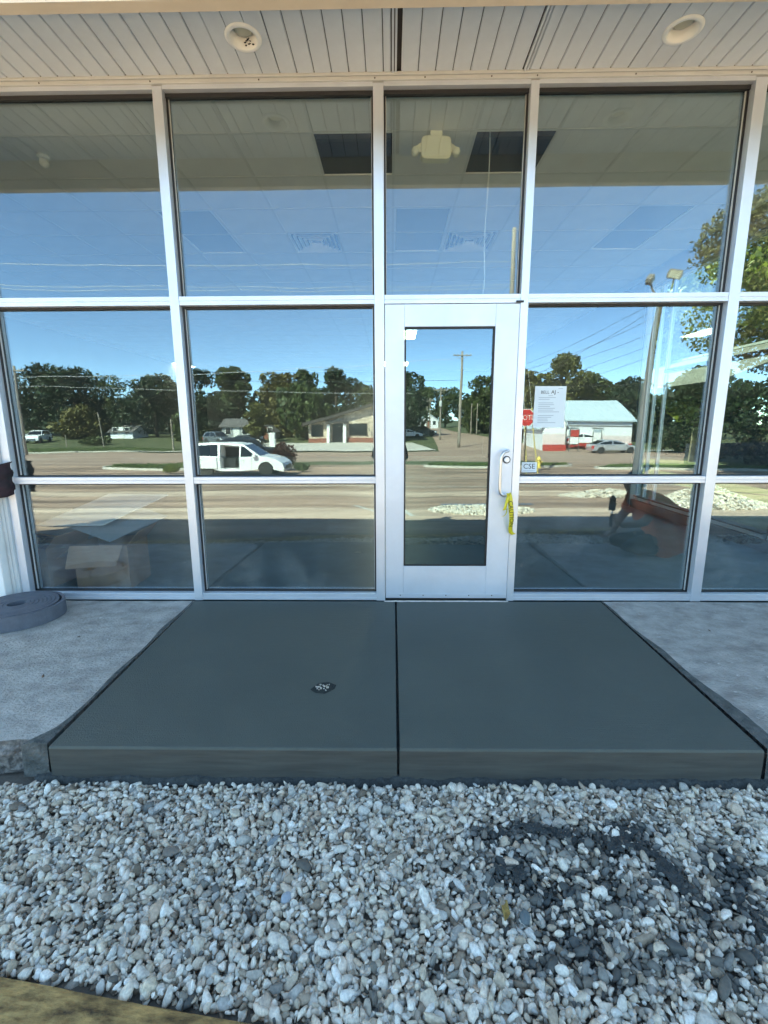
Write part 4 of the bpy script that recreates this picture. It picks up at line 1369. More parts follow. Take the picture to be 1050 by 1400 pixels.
tree(18.0, 88, 11.2, 4.4, 'mid', 20, 'large green tree right of the tall pole in the door glass', TG, n=6000)
tree(23.0, 92, 9.5, 4.2, 'dark', 21, 'dark tree behind the stop sign', TG)
tree(22.4, 78, 10.6, 4.2, 'olive', 22, 'olive tree left of the white barn roof', TG, n=5200)
tree(27.4, 74, 12.8, 4.2, 'olive', 23, 'tallest olive tree above the white notice', TG, n=5600)
tree(33.0, 76, 9.6, 4.4, 'mid', 24, 'mid green tree above the barn ridge', TG, n=5200)
tree(39.5, 74, 9.2, 4.6, 'dark', 25, 'dark tree at the right end of the barn', TG, n=5200)
tree(34.5, 66, 6.0, 3.6, 'dark', 26, 'low dark tree close behind the right end of the barn', TG)
tree(46, 68, 9.6, 5.0, 'dark', 27, 'dark tree right of the wooden light pole', TG, n=5000)
tree(36, 44, 5.6, 3.8, 'dark', 28, 'dark shrubby tree across the street at the right edge', TG, n=5000, leaf=.2)
tree(43.5, 42, 6.6, 4.2, 'dark', 29, 'dark dense tree beyond the iron fence', TG, n=5000, leaf=.2)
tree(17.7, 16.4, 10.8, 5.0, 'olive', 30, 'tall near tree whose leaning crown fills the upper right corner', TG, n=70000, leaf=.08, zlo=.50, nb=40, thin=.45)
tree(-52, 74, 4.4, 3.4, 'olive', 31, 'small light green bushy tree between two leaning posts', TG, n=3200, zlo=.08)
tree(-31.5, 68, 3.4, 2.2, 'mid', 32, 'small bushy tree left of the small grey house', TG, n=2200, zlo=.08)
tree(-20.0, 66, 4.6, 1.7, 'olive', 33, 'small yellow green tree right of the small grey house', TG, n=2200, zlo=.1)
tree(20.5, 72, 3.4, 2.6, 'red', 34, 'reddish brown bushy tree on the lawn right of the side street', TG, n=2600, zlo=.05)
tree(29, 95, 12.0, 5.0, 'dark', 35, 'dark tree far behind the olive trees', TG)
# wood filling the horizon, nobody could count it
bl = []
q = random.Random(5)
for i in range(150):
    a = i / 149
    x = -190 + 420 * a
    if 6 < x < 16: continue
    bl.append((x + q.uniform(-2, 2), -130 + q.uniform(-8, 8), gz(130) + q.uniform(1.5, 7.0), q.uniform(3, 5.2), q.uniform(3, 4.6)))
for i in range(40):
    bl.append((55 + q.uniform(-6, 8) + i * .5, -60 + i * 2.2 - 20 * 0, 1.5 + q.uniform(0, 3), q.uniform(2.5, 4), q.uniform(2.5, 4)))
V, F = leaves(77, bl, 60000, .5)
o = link('distant_wood', np_mesh('distant_wood', V, F, LEAF['dark']))
tag(o, 'dark line of woodland closing the horizon beyond the houses', 'woodland', kind='stuff')
# hedges and low planting
def bush(name, x, Y, rx, h, kind, seed, label, n=1500, leaf=.07, group=None, base=None):
    q = random.Random(seed)
    bl = [(q.uniform(-rx, rx) * .6, q.uniform(-rx, rx) * .4, h * q.uniform(.25, .62), rx * .42, h * .36) for _ in range(9)]
    V, F = leaves(seed, bl, n, leaf)
    V[:, 2] = np.maximum(V[:, 2], 0)
    t = empty(name, (x, -Y, gz(Y) + .1 if base is None else base), 0, label, 'bush', group)
    link('foliage', np_mesh('foliage', V, F, LEAF[kind]), t)
    MB().tube([(0, 0, -.1), (.03, 0, h * .3), (.05, .02, h * .6)], [.03, .02, .01], 6).build('stem', BARK, t)
    return t
bush('bush', -6.4, 24.6, .75, 1.7, 'red', 3, 'reddish brown bush just beyond the nose of the white van', n=2600)
bush('bush', -12.4, 22.3, .5, .5, 'bright', 4, 'small clump of green weeds at the tail of the white van', n=700)
bush('bush', -5.2, 23.4, .45, .4, 'mid', 5, 'small clump of weeds ahead of the white van', n=500)
bush('hedge', 30, 46, 3.2, 3.0, 'dark', 6, 'dark hedge across the street right of the light pole', n=3500, leaf=.14)
bush('hedge', -40, 60, 2.6, 1.2, 'mid', 7, 'low green hedge on the verge before the small white houses', n=1500, leaf=.12)
# tufts of grass on the verges
tv = []; 
r_ = np.random.default_rng(3)
def tufts(cx, cY, rx, rY, n, hh):
    a = r_.uniform(0, 6.28, n); d = np.sqrt(r_.uniform(0, 1, n))
    x = cx + rx * d * np.cos(a); Y = cY + rY * d * np.sin(a)
    z = np.array([gz(v) for v in Y]) + .12
    w = r_.uniform(.03, .07, n); h = hh * r_.uniform(.4, 1.2, n); th = r_.uniform(0, 3.14, n); lx = r_.normal(0, .06, n)
    V = np.stack([np.stack([x - w * np.cos(th), -Y - w * np.sin(th), z], 1), np.stack([x + w * np.cos(th), -Y + w * np.sin(th), z], 1), np.stack([x + lx, -Y + lx, z + h], 1)], 1).reshape(-1, 3)
    return V
V = np.concatenate([tufts(7, 27.2, 4.6, .9, 3500, .16), tufts(19.5, 25, 6.5, 1.2, 3500, .15), tufts(-12.5, 27, 6, 1.7, 3500, .18), tufts(-40, 51.5, 15, 2.2, 3500, .2)])
o = link('verge_grass', np_mesh('verge_grass', V, np.arange(len(V)).reshape(-1, 3), leaf_mat('grass_blades', (.05, .08, .015), (.17, .21, .06))))
tag(o, 'short rough grass growing on the kerbed islands', 'grass', kind='stuff')

# ------------------------------------------------------------------ buildings across the road
STONE = mat('tan_stone', (.50, .38, .28), .9, col2=(.66, .55, .42), var=.2, scale=1.8, bump=.5, bscale=4, detail=3)
ROOFB = mat('brown_roof', (.055, .045, .040), .8, var=.2, scale=2)
BRICKR = mat('red_brick', (.24, .09, .06), .9, var=.2, scale=3)
DGL = mat('dark_window_glass', (.012, .016, .020), .08)
FRAMEW = mat('white_frame', (.75, .74, .70), .5)
VINYL = mat('white_siding', (.74, .75, .76), .6, var=.04, scale=2)
METROOF = mat('pale_metal_roof', (.52, .62, .66), .45, .1, var=.05, scale=2)
REDP = mat('red_paint', (.42, .045, .035), .6, var=.12, scale=3)
PINKP = mat('pale_pink_siding', (.66, .55, .53), .7, var=.05, scale=2)
SHING = mat('grey_shingle', (.13, .12, .115), .9, var=.25, scale=3)

# tan building with a single sloping roof
b = empty('tan_building', (0, 0, 0), 0, 'tan stone single storey building with a brown shed roof rising to the right', 'building')
xL, xR, yF, yB = -12.1, .6, -64.0, -76.0
g0 = -1.6
def roofz(x): return 1.35 + (x - xL) * (4.0 - 1.35) / (xR - 3 - xL)
MB().prism([(xL, g0), (xR, g0), (xR, roofz(xR)), (xL, roofz(xL))], yB, yF).build('wall', STONE, b)
MB().prism([(xL - .7, roofz(xL) - .16), (xR + 1.0, roofz(xR + 1) - .16 + .0), (xR + 1.0, roofz(xR + 1) + .30), (xL - .7, roofz(xL) + .26)], yB - .6, yF + 1.0).build('roof', ROOFB, b)
def bwin(x0, x1, z0, z1, nm='window', n=1):
    f = MB().box(x0 - .08, x1 + .08, yF + .004, yF + .09, z0 - .08, z0).box(x0 - .08, x1 + .08, yF + .004, yF + .09, z1, z1 + .08).box(x0 - .08, x0, yF + .004, yF + .09, z0, z1).box(x1, x1 + .08, yF + .004, yF + .09, z0, z1).build(nm, ROOFB, b)
    MB().box(x0 + .002, x1 - .002, yF + .01, yF + .04, z0 + .002, z1 - .002).build('pane', DGL, f)
bwin(-11.6, -10.0, -.25, 1.30)
bwin(-8.35, -6.95, -1.25, 1.35, 'door')
bwin(-5.85, -3.45, -.25, 1.32)
for x in (-9.0, -6.55):
    MB().box(x - .22, x + .22, yF + .003, yF + .9, g0, 1.4).build('pillar', FRAMEW, b)
MB().box(-9.4, -6.1, yF + .004, yF + 1.2, 1.45, 1.75).build('canopy', ROOFB, b)
for (a, c) in ((xL, -9.3), (-6.2, xR)):
    MB().box(a + .02, c, yF + .005, yF + .35, g0, -.62).build('brick_plinth', BRICKR, b)
for x in (-12.0, -9.55, -6.1, -3.1):
    MB().box(x - .08, x + .08, yF + .36, yF + .5, .35, .75).build('wall_lantern', ROOFB, b)

# white barn with a pale metal roof and a gabled entry
b = empty('white_barn', (0, 0, 0), 0, 'long white barn like building with pale blue metal roof and red base', 'building')
x0, x1, yf, yb = 20.2, 29.2, -54.0, -64.0
g0 = -2.1
ze, zr = 1.72, 4.0
ym = (yf + yb) / 2
def gable_prism(m, xa, xb, y0, y1, zg, ze, zr, over=0):
    yc = (y0 + y1) / 2
    vs = [(xa, y0, zg), (xa, y1, zg), (xa, y1, ze), (xa, yc, zr), (xa, y0, ze), (xb, y0, zg), (xb, y1, zg), (xb, y1, ze), (xb, yc, zr), (xb, y0, ze)]
    return m.add(vs, [(0, 1, 2, 3, 4), (9, 8, 7, 6, 5), (0, 5, 6, 1), (1, 6, 7, 2), (2, 7, 8, 3), (3, 8, 9, 4), (4, 9, 5, 0)])
gable_prism(MB(), x0, x1, yf, yb, g0, ze, zr).build('wall', VINYL, b)
def roof_pair(b, xa, xb, y0, y1, ze, zr, m, oh=.35, th=.14):
    yc = (y0 + y1) / 2
    for s, y in ((1, y0), (-1, y1)):
        slope = (zr - ze) / (yc - y)
        ye = y + (oh if y > yc else -oh)
        zE = ze + (ye - y) * slope
        r = MB().add([(xa - oh, ye, zE + .02), (xb + oh, ye, zE + .02), (xb + oh, yc, zr + .02), (xa - oh, yc, zr + .02), (xa - oh, ye, zE + .02 + th), (xb + oh, ye, zE + .02 + th), (xb + oh, yc, zr + .02 + th), (xa - oh, yc, zr + .02 + th)],
                     [(0, 1, 2, 3), (7, 6, 5, 4), (0, 4, 5, 1), (1, 5, 6, 2), (2, 6, 7, 3), (3, 7, 4, 0)]).build('roof_slope', m, b)
        if s == 1:
            rb = MB()
            for i in range(int((xb - xa) / .6) + 1):
                x = xa + i * .6
                rb.add([(x - .025, ye, zE + .16), (x + .025, ye, zE + .16), (x + .025, yc, zr + .16), (x - .025, yc, zr + .16), (x, ye, zE + .21), (x, yc, zr + .21)], [(0, 4, 5, 3), (4, 1, 2, 5), (0, 1, 4), (3, 5, 2)])
            rb.build('roof_ribs', m, r)['kind'] = 'stuff'
roof_pair(b, x0, x1, yf, yb, ze, zr, METROOF)
MB().box(x0 + .02, x1 - .02, yf + .003, yf + .05, 1.0, 1.12).build('trim_band', SHING, b)
MB().box(x0 + .02, x1 - .02, yf + .004, yf + .06, -1.0, -.05).build('pink_siding', PINKP, b)
MB().box(x0 + .02, x1 - .02, yf + .005, yf + .25, g0, -1.02).build('red_base', REDP, b)
for xw in (22.1, 25.2):
    f = MB().box(xw - .6, xw + .6, yf + .062, yf + .12, -.1, .75).build('window', FRAMEW, b)
    MB().box(xw - .5, xw + .5, yf + .121, yf + .135, 0, .66).build('pane', mat('hazy_glass', (.35, .42, .46), .2), f)
    MB().box(xw - .66, xw + .66, yf + .064, yf + .2, .78, .86).build('window_hood', SHING, b)
# entry wing, gable facing the street
wa, wb, wf, wbk = 17.3, 19.9, -50.2, -58.0
m = MB()
xc = (wa + wb) / 2
m.prism([(wa, g0), (wb, g0), (wb, 1.15), (xc, 3.3), (wa, 1.15)], wbk, wf)
m.build('entry_wing', VINYL, b)
for s, xe in ((-1, wa), (1, wb)):
    sl2 = (3.3 - 1.15) / (wb - wa) * 2
    xo = xe + s * .3; zo = 1.15 - .3 * sl2
    MB().add([(xo, wf + .3, zo + .02), (xc, wf + .3, 3.32), (xc, wbk, 3.32), (xo, wbk, zo + .02), (xo, wf + .3, zo + .16), (xc, wf + .3, 3.46), (xc, wbk, 3.46), (xo, wbk, zo + .16)],
             [(0, 1, 2, 3), (7, 6, 5, 4), (0, 4, 5, 1), (1, 5, 6, 2), (2, 6, 7, 3), (3, 7, 4, 0)]).build('roof_slope', METROOF, b)
MB().box(wa + .02, wb - .02, wf + .003, wf + .05, -1.0, .2).build('pink_siding', PINKP, b)
MB().box(wa + .02, wb - .02, wf + .004, wf + .3, g0, -1.05).build('red_base', REDP, b)
MB().box(wb - .1, wb + .02, wf + .06, wf + .14, -1.8, 1.1).build('corner_post', SHING, b)

def house(x, Y, w, d, h, rh, wallm, roofm, label, rz=0, garage=False, axis='x', base=None):
    t = empty('house', (x, -Y, (gz(Y) if base is None else base) - .1), rz, label, 'house', 'small houses beyond the street')
    if axis == 'x':
        gable_prism(MB(), -w / 2, w / 2, d / 2, -d / 2, 0, h, h + rh).build('wall', wallm, t)
        roof_pair(t, -w / 2, w / 2, d / 2, -d / 2, h, h + rh, roofm)
    else:
        MB().prism([(-w / 2, 0), (w / 2, 0), (w / 2, h), (0, h + rh), (-w / 2, h)], -d / 2, d / 2).build('wall', wallm, t)
        for s in (-1, 1):
            MB().prism([(0, h + rh + .02), (s * (w / 2 + .3), h - .3 * rh / (w / 2) + .02), (s * (w / 2 + .3), h - .3 * rh / (w / 2) + .17), (0, h + rh + .17)], -d / 2 - .3, d / 2 + .3).build('roof_slope', roofm, t)
    for k in (-1, 1):
        f = MB().box(k * w * .28 - .45, k * w * .28 + .45, d / 2 + .003, d / 2 + .07, .9, 2.0).build('window', FRAMEW, t)
        MB().box(k * w * .28 - .38, k * w * .28 + .38, d / 2 + .071, d / 2 + .085, .97, 1.93).build('pane', DGL, f)
    dr = MB().box(-.45, .45, d / 2 + .003, d / 2 + .06, 0.02, 2.05).build('door', BRICKR if not garage else FRAMEW, t)
    MB().lathe([(.03, 0), (.03, .05)], 8, (.33, d / 2 + .061, 1.0), 'Y').build('handle', SHING, dr)
    return t
house(-44.8, 76, 4.0, 5, 1.3, .9, VINYL, SHING, 'small white house half hidden under the broad dark tree', garage=True, base=-.95)
house(-24.3, 72, 4.4, 5, 2.1, 1.0, mat('grey_siding', (.30, .31, .31), .8), SHING, 'small grey house with white garage door above the van roof', garage=True)
house(-20.2, 74, 2.6, 5, 1.2, 1.0, VINYL, SHING, 'little white gabled shed between the grey house and the willow', axis='y')
house(24.5, 100, 7, 6, 2.4, 1.6, STONE, SHING, 'tan house with a pale roof right of the side street')
house(9.6, 122, 5, 5, 2.0, 1.8, VINYL, METROOF, 'tiny white gabled house far up the side street', axis='y')

# ------------------------------------------------------------------ vehicles
CHROME = mat('chrome', (.7, .7, .7), .2, 1.0)
TYRE = mat('tyre', (.018, .018, .018), .8)
LAMPW = mat('headlight', (.75, .78, .80), .15)
LAMPR = mat('tail_light', (.45, .02, .02), .25)
def paint(n, c, metal=0.0): return mat(n, c, .22, metal, spec=.6)
def vehicle(name, label, cat, x, Y, face, paintm, L, W, belt, low, green, wheels, wr, open_door=None, group=None, dz=0, bottom=.28):
    """low: upper outline of the lower body from tail to nose; green: roof outline; face: heading angle"""
    t = empty(name, (x, -Y, gz(Y) + .01 + dz), face, label, cat, group)
    def arch_bottom(xa, xb):
        """points of the bottom edge going from xb back to xa with arches cut"""
        out = [(xb, bottom)]
        for wx in sorted(wheels, reverse=True):
            if xa < wx - wr and wx + wr < xb:
                R_ = wr * 1.14
                for k in range(9):
                    a = math.pi * k / 8
                    out.append((wx + R_ * math.cos(a), max(bottom, wr + R_ * math.sin(a) * .98)))
        out.append((xa, bottom))
        return out
    xa, xb = min(p[0] for p in low), max(p[0] for p in low)
    hw = W / 2
    def hy(z, y):
        s = 1 if y > 0 else -1
        return y - s * max(0, z - belt) * .32 if abs(y) > .3 else y
    outline = low + arch_bottom(xa + .03, xb - .03)
    if open_door:
        a, c = open_door
        def cut(pts, lo, hi):   # clip the convex-ish top outline to an x range
            xs_ = [p[0] for p in pts]
            zi = lambda xx: float(np.interp(xx, xs_, [p[1] for p in pts]))
            return [(lo, zi(lo))] + [p for p in pts if lo < p[0] < hi] + [(hi, zi(hi))]
        tops = sorted(low)
        m = MB()
        m.prism(outline, -hw, .05)
        m.prism(cut(tops, xa, a) + [(a, bottom)] + arch_bottom(xa + .03, a)[1:], .0505, hw)
        m.prism(cut(tops, c, xb) + arch_bottom(c, xb - .03)[:-1] + [(c, bottom)], .0505, hw)
        m.box(a + .001, c - .001, .0505, hw, bottom, bottom + .14)
        m.build('body', paintm, t, bevel=.03)
        MB().box(a + .01, c - .01, .052, .056, bottom + .145, belt + .5).build('cabin_shade', BLACK, t)  # black sheet stands in for the shadow inside the open door
        MB().box(a + .05, c - .35, .06, .55, bottom + .15, belt - .05).build('seat', BLACK, t)
    else:
        MB().prism(outline, -hw, hw).build('body', paintm, t, bevel=.04)
    # greenhouse
    gp = green
    if open_door:
        a, c = open_door
        gs = sorted(green)
        def cg(lo, hi):
            xs_ = [p[0] for p in gs]
            zi = lambda xx: float(np.interp(xx, xs_, [p[1] for p in gs]))
            return [(lo, belt), (lo, zi(lo))] + [p for p in gs if lo < p[0] < hi] + [(hi, zi(hi)), (hi, belt)]
        m = MB()
        m.prism(green, -hw * .985, .05, fy=hy)
        ptsr = [p for p in cg(gs[0][0], a)][1:]
        m.prism(ptsr, .0505 + .3, hw * .985, fy=hy)
        ptsf = [p for p in cg(c, gs[-1][0])][:-1]
        m.prism(ptsf, .0505 + .3, hw * .985, fy=hy)
        xs_ = [p[0] for p in gs]
        za, zc_ = (float(np.interp(v, xs_, [p[1] for p in gs])) for v in (a, c))
        m.prism([(a, za - .10), (c, zc_ - .10), (c, zc_), (a, za)], .0505 + .3, hw * .985, fy=hy)
        m.prism([(gs[0][0], belt), (gs[0][0] + .2, za - .12), (a - .01, za - .02), (a - .01, belt)], .0506, .3504)
        m.box(a, c, .0507, .36, za - .08, min(za, zc_) - .02)
        m.build('cabin', paintm, t, bevel=.0)
    else:
        MB().prism(green, -hw * .985, hw * .985, fy=hy).build('cabin', paintm, t, bevel=.02)
    gx0, gx1 = green[0][0], green[-1][0]
    top = sorted(green)
    zt = lambda xx: float(np.interp(xx, [p[0] for p in top], [p[1] for p in top]))
    def side_window(xs0, xs1, slant0=0, slant1=0):
        zb = belt + .05
        def yy(z): return hw * .985 - max(0, z - belt) * .32 + .004
        z0 = min(zt(xs0 + slant0) - .09, zt(xs1 - slant1) - .09) if False else None
        za = zt(xs0 + slant0) - .10; zb2 = zt(xs1 - slant1) - .10
        pts = [(xs0, zb), (xs1, zb), (xs1 - slant1, max(zb2, zb + .02)), (xs0 + slant0, max(za, zb + .02))]
        for s in (-1, 1):
            vs = [(px_, s * yy(pz), pz) for px_, pz in pts] + [(px_, s * (yy(pz) - .02), pz) for px_, pz in pts]
            MB().add(vs, [(0, 1, 2, 3), (7, 6, 5, 4), (0, 4, 5, 1), (1, 5, 6, 2), (2, 6, 7, 3), (3, 7, 4, 0)]).build('side_window', DGL, t)
    if open_door:
        a, c = open_door
        side_window(gx0 + .28, a - .12, .12, 0)
        side_window(c + .08, gx1 - .25, 0, .75)
    else:
        mid = (gx0 + gx1) / 2
        side_window(gx0 + .22, mid - .06, .42, 0)
        side_window(mid + .06, gx1 - .25, 0, .62)
    # windscreen and rear window lie on the sloping ends
    def end_glass(pa, pb, nm):
        d = Vector((pb[0] - pa[0], 0, pb[1] - pa[1])); nrm = Vector((-d.z, 0, d.x)).normalized()
        if nrm.z < 0: nrm = -nrm
        a_ = Vector((pa[0], 0, pa[1])) + d * .08; b_2 = Vector((pb[0], 0, pb[1])) - d * .08
        def w(z): return (hw * .985 - max(0, z - belt) * .32) * .93
        vs = []
        for off in (.006, -.01):
            for p in (a_, b_2):
                q_ = p + nrm * off
                vs += [(q_.x, -w(p.z), q_.z), (q_.x, w(p.z), q_.z)]
        MB().add(vs, [(0, 1, 3, 2), (4, 6, 7, 5), (0, 4, 5, 1), (2, 3, 7, 6), (0, 2, 6, 4), (1, 5, 7, 3)]).build(nm, DGL, t)
    end_glass(green[-1], green[-2], 'windscreen')
    end_glass(green[0], green[1], 'rear_window')
    for wx in wheels:
        for s in (-1, 1):
            w_ = empty('wheel', (wx, s * (hw - .12), wr)); w_.parent = t
            MB().lathe([(wr * .64, -.10), (wr * .93, -.105), (wr, -.07), (wr, .07), (wr * .93, .105), (wr * .64, .10)], 28, axis='Y').build('tyre', TYRE, w_)
            rm = MB().lathe([(wr * .05, .085), (wr * .16, .085), (wr * .16, .04)], 12, axis='Y')
            rm.lathe([(wr * .56, .07), (wr * .65, .10), (wr * .65, -.10), (wr * .56, -.07)], 24, axis='Y', closed=True)
            for k in range(7):
                a = 2 * math.pi * k / 7
                c_, s_ = math.cos(a), math.sin(a)
                for yy_ in (.055, -.055):
                    rm.add([(wr * .12 * c_ - s_ * .03, yy_, wr * .12 * s_ + c_ * .03), (wr * .12 * c_ + s_ * .03, yy_, wr * .12 * s_ - c_ * .03), (wr * .6 * c_ + s_ * .022, yy_ * 1.3, wr * .6 * s_ - c_ * .022), (wr * .6 * c_ - s_ * .022, yy_ * 1.3, wr * .6 * s_ + c_ * .022)], [(0, 1, 2, 3)])
            rm.build('rim', CHROME, w_)
    zb_ = np.interp(xb - .2, [p[0] for p in sorted(low)], [p[1] for p in sorted(low)])
    for s in (-1, 1):
        MB().prism([(xb - .48, zb_ - .03), (xb - .06, zb_ - .12), (xb - .02, zb_ - .26), (xb - .30, zb_ - .20)], s * (hw + .004), s * (hw - .25)).build('headlight', LAMPW, t)
        MB().prism([(xa + .0, belt - .12), (xa + .22, belt - .06), (xa + .14, belt - .45), (xa - .01, belt - .45)], s * (hw + .005), s * (hw - .2)).build('tail_light', LAMPR, t)
        MB().prism([(gx1 - .45, belt + .02), (gx1 - .28, belt + .02), (gx1 - .26, belt + .17), (gx1 - .42, belt + .17)], s * (hw + .01), s * (hw + .19)).build('mirror', paintm, t)
        for hx in ((gx0 + gx1) / 2 - .15, gx0 + .55) if not open_door else (open_door[1] + .15,):
            MB().box(hx - .1, hx + .1, min(s * (hw + .002), s * (hw + .03)), max(s * (hw + .002), s * (hw + .03)), belt - .13, belt - .09).build('door_handle', CHROME if name != 'parked_van' else paintm, t)
    MB().box(xb - .02, xb + .03, -.55, .55, bottom + .12, bottom + .28).build('grille', BLACK, t)
    for hx in ((gx0 + gx1) / 2, gx1 - .5):
        for s in (-1, 1):
            MB().box(hx - .006, hx + .006, min(s * (hw - .01), s * (hw + .0045)), max(s * (hw - .01), s * (hw + .0045)), bottom + .1, belt - .02).build('door_seam', BLACK, t)
    return t
# the vehicles face +x when their heading is 0; the facade sees the +y side
VLOW = [(-2.50, .55), (-2.52, .80), (-2.46, 1.02), (1.30, 1.04), (1.75, 1.0), (2.2, .86), (2.48, .68), (2.56, .48)]
VGRN = [(-2.46, 1.0), (-2.28, 1.60), (-1.9, 1.72), (-.3, 1.76), (.40, 1.68), (1.40, 1.02)]
vn = vehicle('parked_van', 'white minivan parked with its sliding side door open', 'van', -8.1, 21.3, 0, paint('white_car_paint', (.80, .80, .79)), 5.1, 1.98, 1.0, VLOW, VGRN, (-1.55, 1.62), .36, open_door=(-.78, .22), dz=-.02)
MB().box(-2.05, -.95, 1.0, 1.04, .42, 1.0).build('sliding_door', bpy.data.materials['white_car_paint'], vn, bevel=.01)
SLOW = [(-2.30, .42), (-2.34, .68), (-2.26, .90), (-1.7, .96), (1.0, .94), (1.5, .90), (2.0, .78), (2.28, .60), (2.32, .42)]
SGRN = [(-1.95, .93), (-1.15, 1.36), (-.55, 1.44), (.10, 1.41), (1.25, .93)]
vehicle('passing_car', 'silver sedan driving along the street before the white barn', 'car', 22.9, 45.2, 0, paint('silver_paint', (.55, .56, .58), .6), 4.6, 1.8, .93, SLOW, SGRN, (-1.42, 1.42), .33, bottom=.24)
vehicle('parked_car', 'white sedan standing close to the white barn wall', 'car', 22.6, 51.6, 0, bpy.data.materials['white_car_paint'], 4.6, 1.8, .93, SLOW, SGRN, (-1.42, 1.42), .33, bottom=.24, dz=.5)
ULOW = [(-2.30, .5), (-2.32, .85), (-2.26, 1.08), (1.1, 1.08), (1.7, 1.02), (2.2, .92), (2.34, .70), (2.36, .5)]
UGRN = [(-2.22, 1.06), (-2.0, 1.58), (-1.5, 1.76), (.1, 1.76), (.4, 1.70), (1.2, 1.06)]
DARKP = paint('dark_blue_paint', (.018, .022, .030))
vehicle('parked_suv', 'dark sport utility vehicle parked beyond the white van', 'car', -10.2, 29.8, R(-14), DARKP, 4.7, 1.9, 1.06, ULOW, UGRN, (-1.42, 1.45), .38, dz=.15)
vehicle('parked_suv', 'grey off road vehicle at the left behind the van', 'car', -24.5, 62, R(35), paint('grey_paint', (.16, .18, .20), .3), 4.7, 1.9, 1.06, ULOW, UGRN, (-1.42, 1.45), .38)
vehicle('parked_car', 'dark sedan between the grey off road vehicle and the van roof', 'car', -19.6, 60, R(10), DARKP, 4.6, 1.8, .93, SLOW, SGRN, (-1.42, 1.42), .33)
vehicle('parked_car', 'red sedan at the far left beside a white pickup', 'car', -56.4, 65, R(60), paint('red_car_paint', (.35, .03, .03)), 4.6, 1.8, .93, SLOW, SGRN, (-1.42, 1.42), .33)
vehicle('parked_suv', 'white tall vehicle at the far left beside the red sedan', 'car', -53.2, 66, R(75), bpy.data.materials['white_car_paint'], 4.7, 1.9, 1.06, ULOW, UGRN, (-1.42, 1.45), .38)
vehicle('parked_car', 'white sedan at the left edge of the door glass', 'car', 2.6, 74, R(-20), bpy.data.materials['white_car_paint'], 4.6, 1.8, .93, SLOW, SGRN, (-1.42, 1.42), .33)
vehicle('parked_suv', 'dark vehicle parked beside the side street in the door glass', 'car', 5.6, 80, R(10), DARKP, 4.7, 1.9, 1.06, ULOW, UGRN, (-1.42, 1.45), .38)

# ------------------------------------------------------------------ poles, wires, signs, hydrants
POLEW = mat('pole_wood', (.28, .235, .19), .9, var=.25, scale=2, bump=.3, stretch=(3, 3, .3))
POLED = mat('dark_pole_wood', (.085, .062, .05), .9, var=.3, scale=2, bump=.3, stretch=(3, 3, .3))
INSUL = mat('insulator', (.5, .52, .5), .3)
UG = 'utility poles along the roads'
def upole(x, Y, ztop, r, label, arm=None, m=POLEW, cans=False, lean=(0, 0), arm_z=.5, base=None):
    zb = gz(Y) if base is None else base
    t = empty('utility_pole', (x, -Y, zb), 0, label, 'utility pole', UG)
    h = ztop - zb
    n = 6
    MB().tube([(lean[0] * k / n, lean[1] * k / n, -.3 + (h + .3) * k / n) for k in range(n + 1)], [r * (1 - .35 * k / n) for k in range(n + 1)], 12).build('shaft', m, t, smooth=True)
    if arm:
        MB().box(lean[0] - arm / 2, lean[0] + arm / 2, lean[1] + r * .6, lean[1] + r * .6 + .10, h - arm_z - .06, h - arm_z + .06).build('crossarm', m, t)
        for s in (-.46, -.25, .25, .46):
            MB().lathe([(.02, 0), (.05, .03), (.05, .12), (.02, .16)], 8, (lean[0] + arm * s, lean[1] + r * .6 + .05, h - arm_z + .06)).build('insulator', INSUL, t)
        for s in (-1, 1):
            MB().tube([(lean[0] + s * arm * .3, lean[1] + r * .6 + .11, h - arm_z - .05), (lean[0], lean[1] + r * .6 + .11, h - arm_z - .55)], .02, 5).build('brace', m, t)
    if cans:
        MB().lathe([(.20, 0), (.24, .05), (.24, .75), (.18, .85)], 16, (lean[0] - .05, lean[1] + r + .28, h * .62)).build('transformer', INSUL, t, smooth=False)
    return t
upole(8.5, 54.5, 10.0, .20, 'tall power pole with a crossarm in the middle of the door glass', 2.2)
upole(7.35, 68, 6.9, .17, 'shorter power pole with a crossarm and transformer in the door glass', 2.4, cans=True)
upole(7.6, 99, 6.9, .16, 'thin far pole up the side street, left of the pair', 2.0)
upole(8.9, 108, 7.3, .16, 'thin far pole up the side street, right of the pair', 2.0)
upole(14.7, 83, 4.9, .12, 'left bare short post on the lawn right of the side street')
upole(15.7, 83, 4.9, .12, 'right bare short post on the lawn right of the side street')
upole(5.9, 20, 10.2, .15, 'rough near wooden pole rising above the door frame', None, lean=(-.2, 0))
upole(-38.6, 45, 7.4, .16, 'pale pole before the dark trees at the far left', 2.0)
upole(-41.2, 55, .15, .06, 'short leaning post left of the small light green tree', None, m=POLEW)
upole(-36.5, 55, 2.8, .08, 'taller leaning post right of the small light green tree', None, lean=(-.3, 0))
upole(-25.2, 50, 1.9, .10, 'short pale post at the right of the far left window', None)
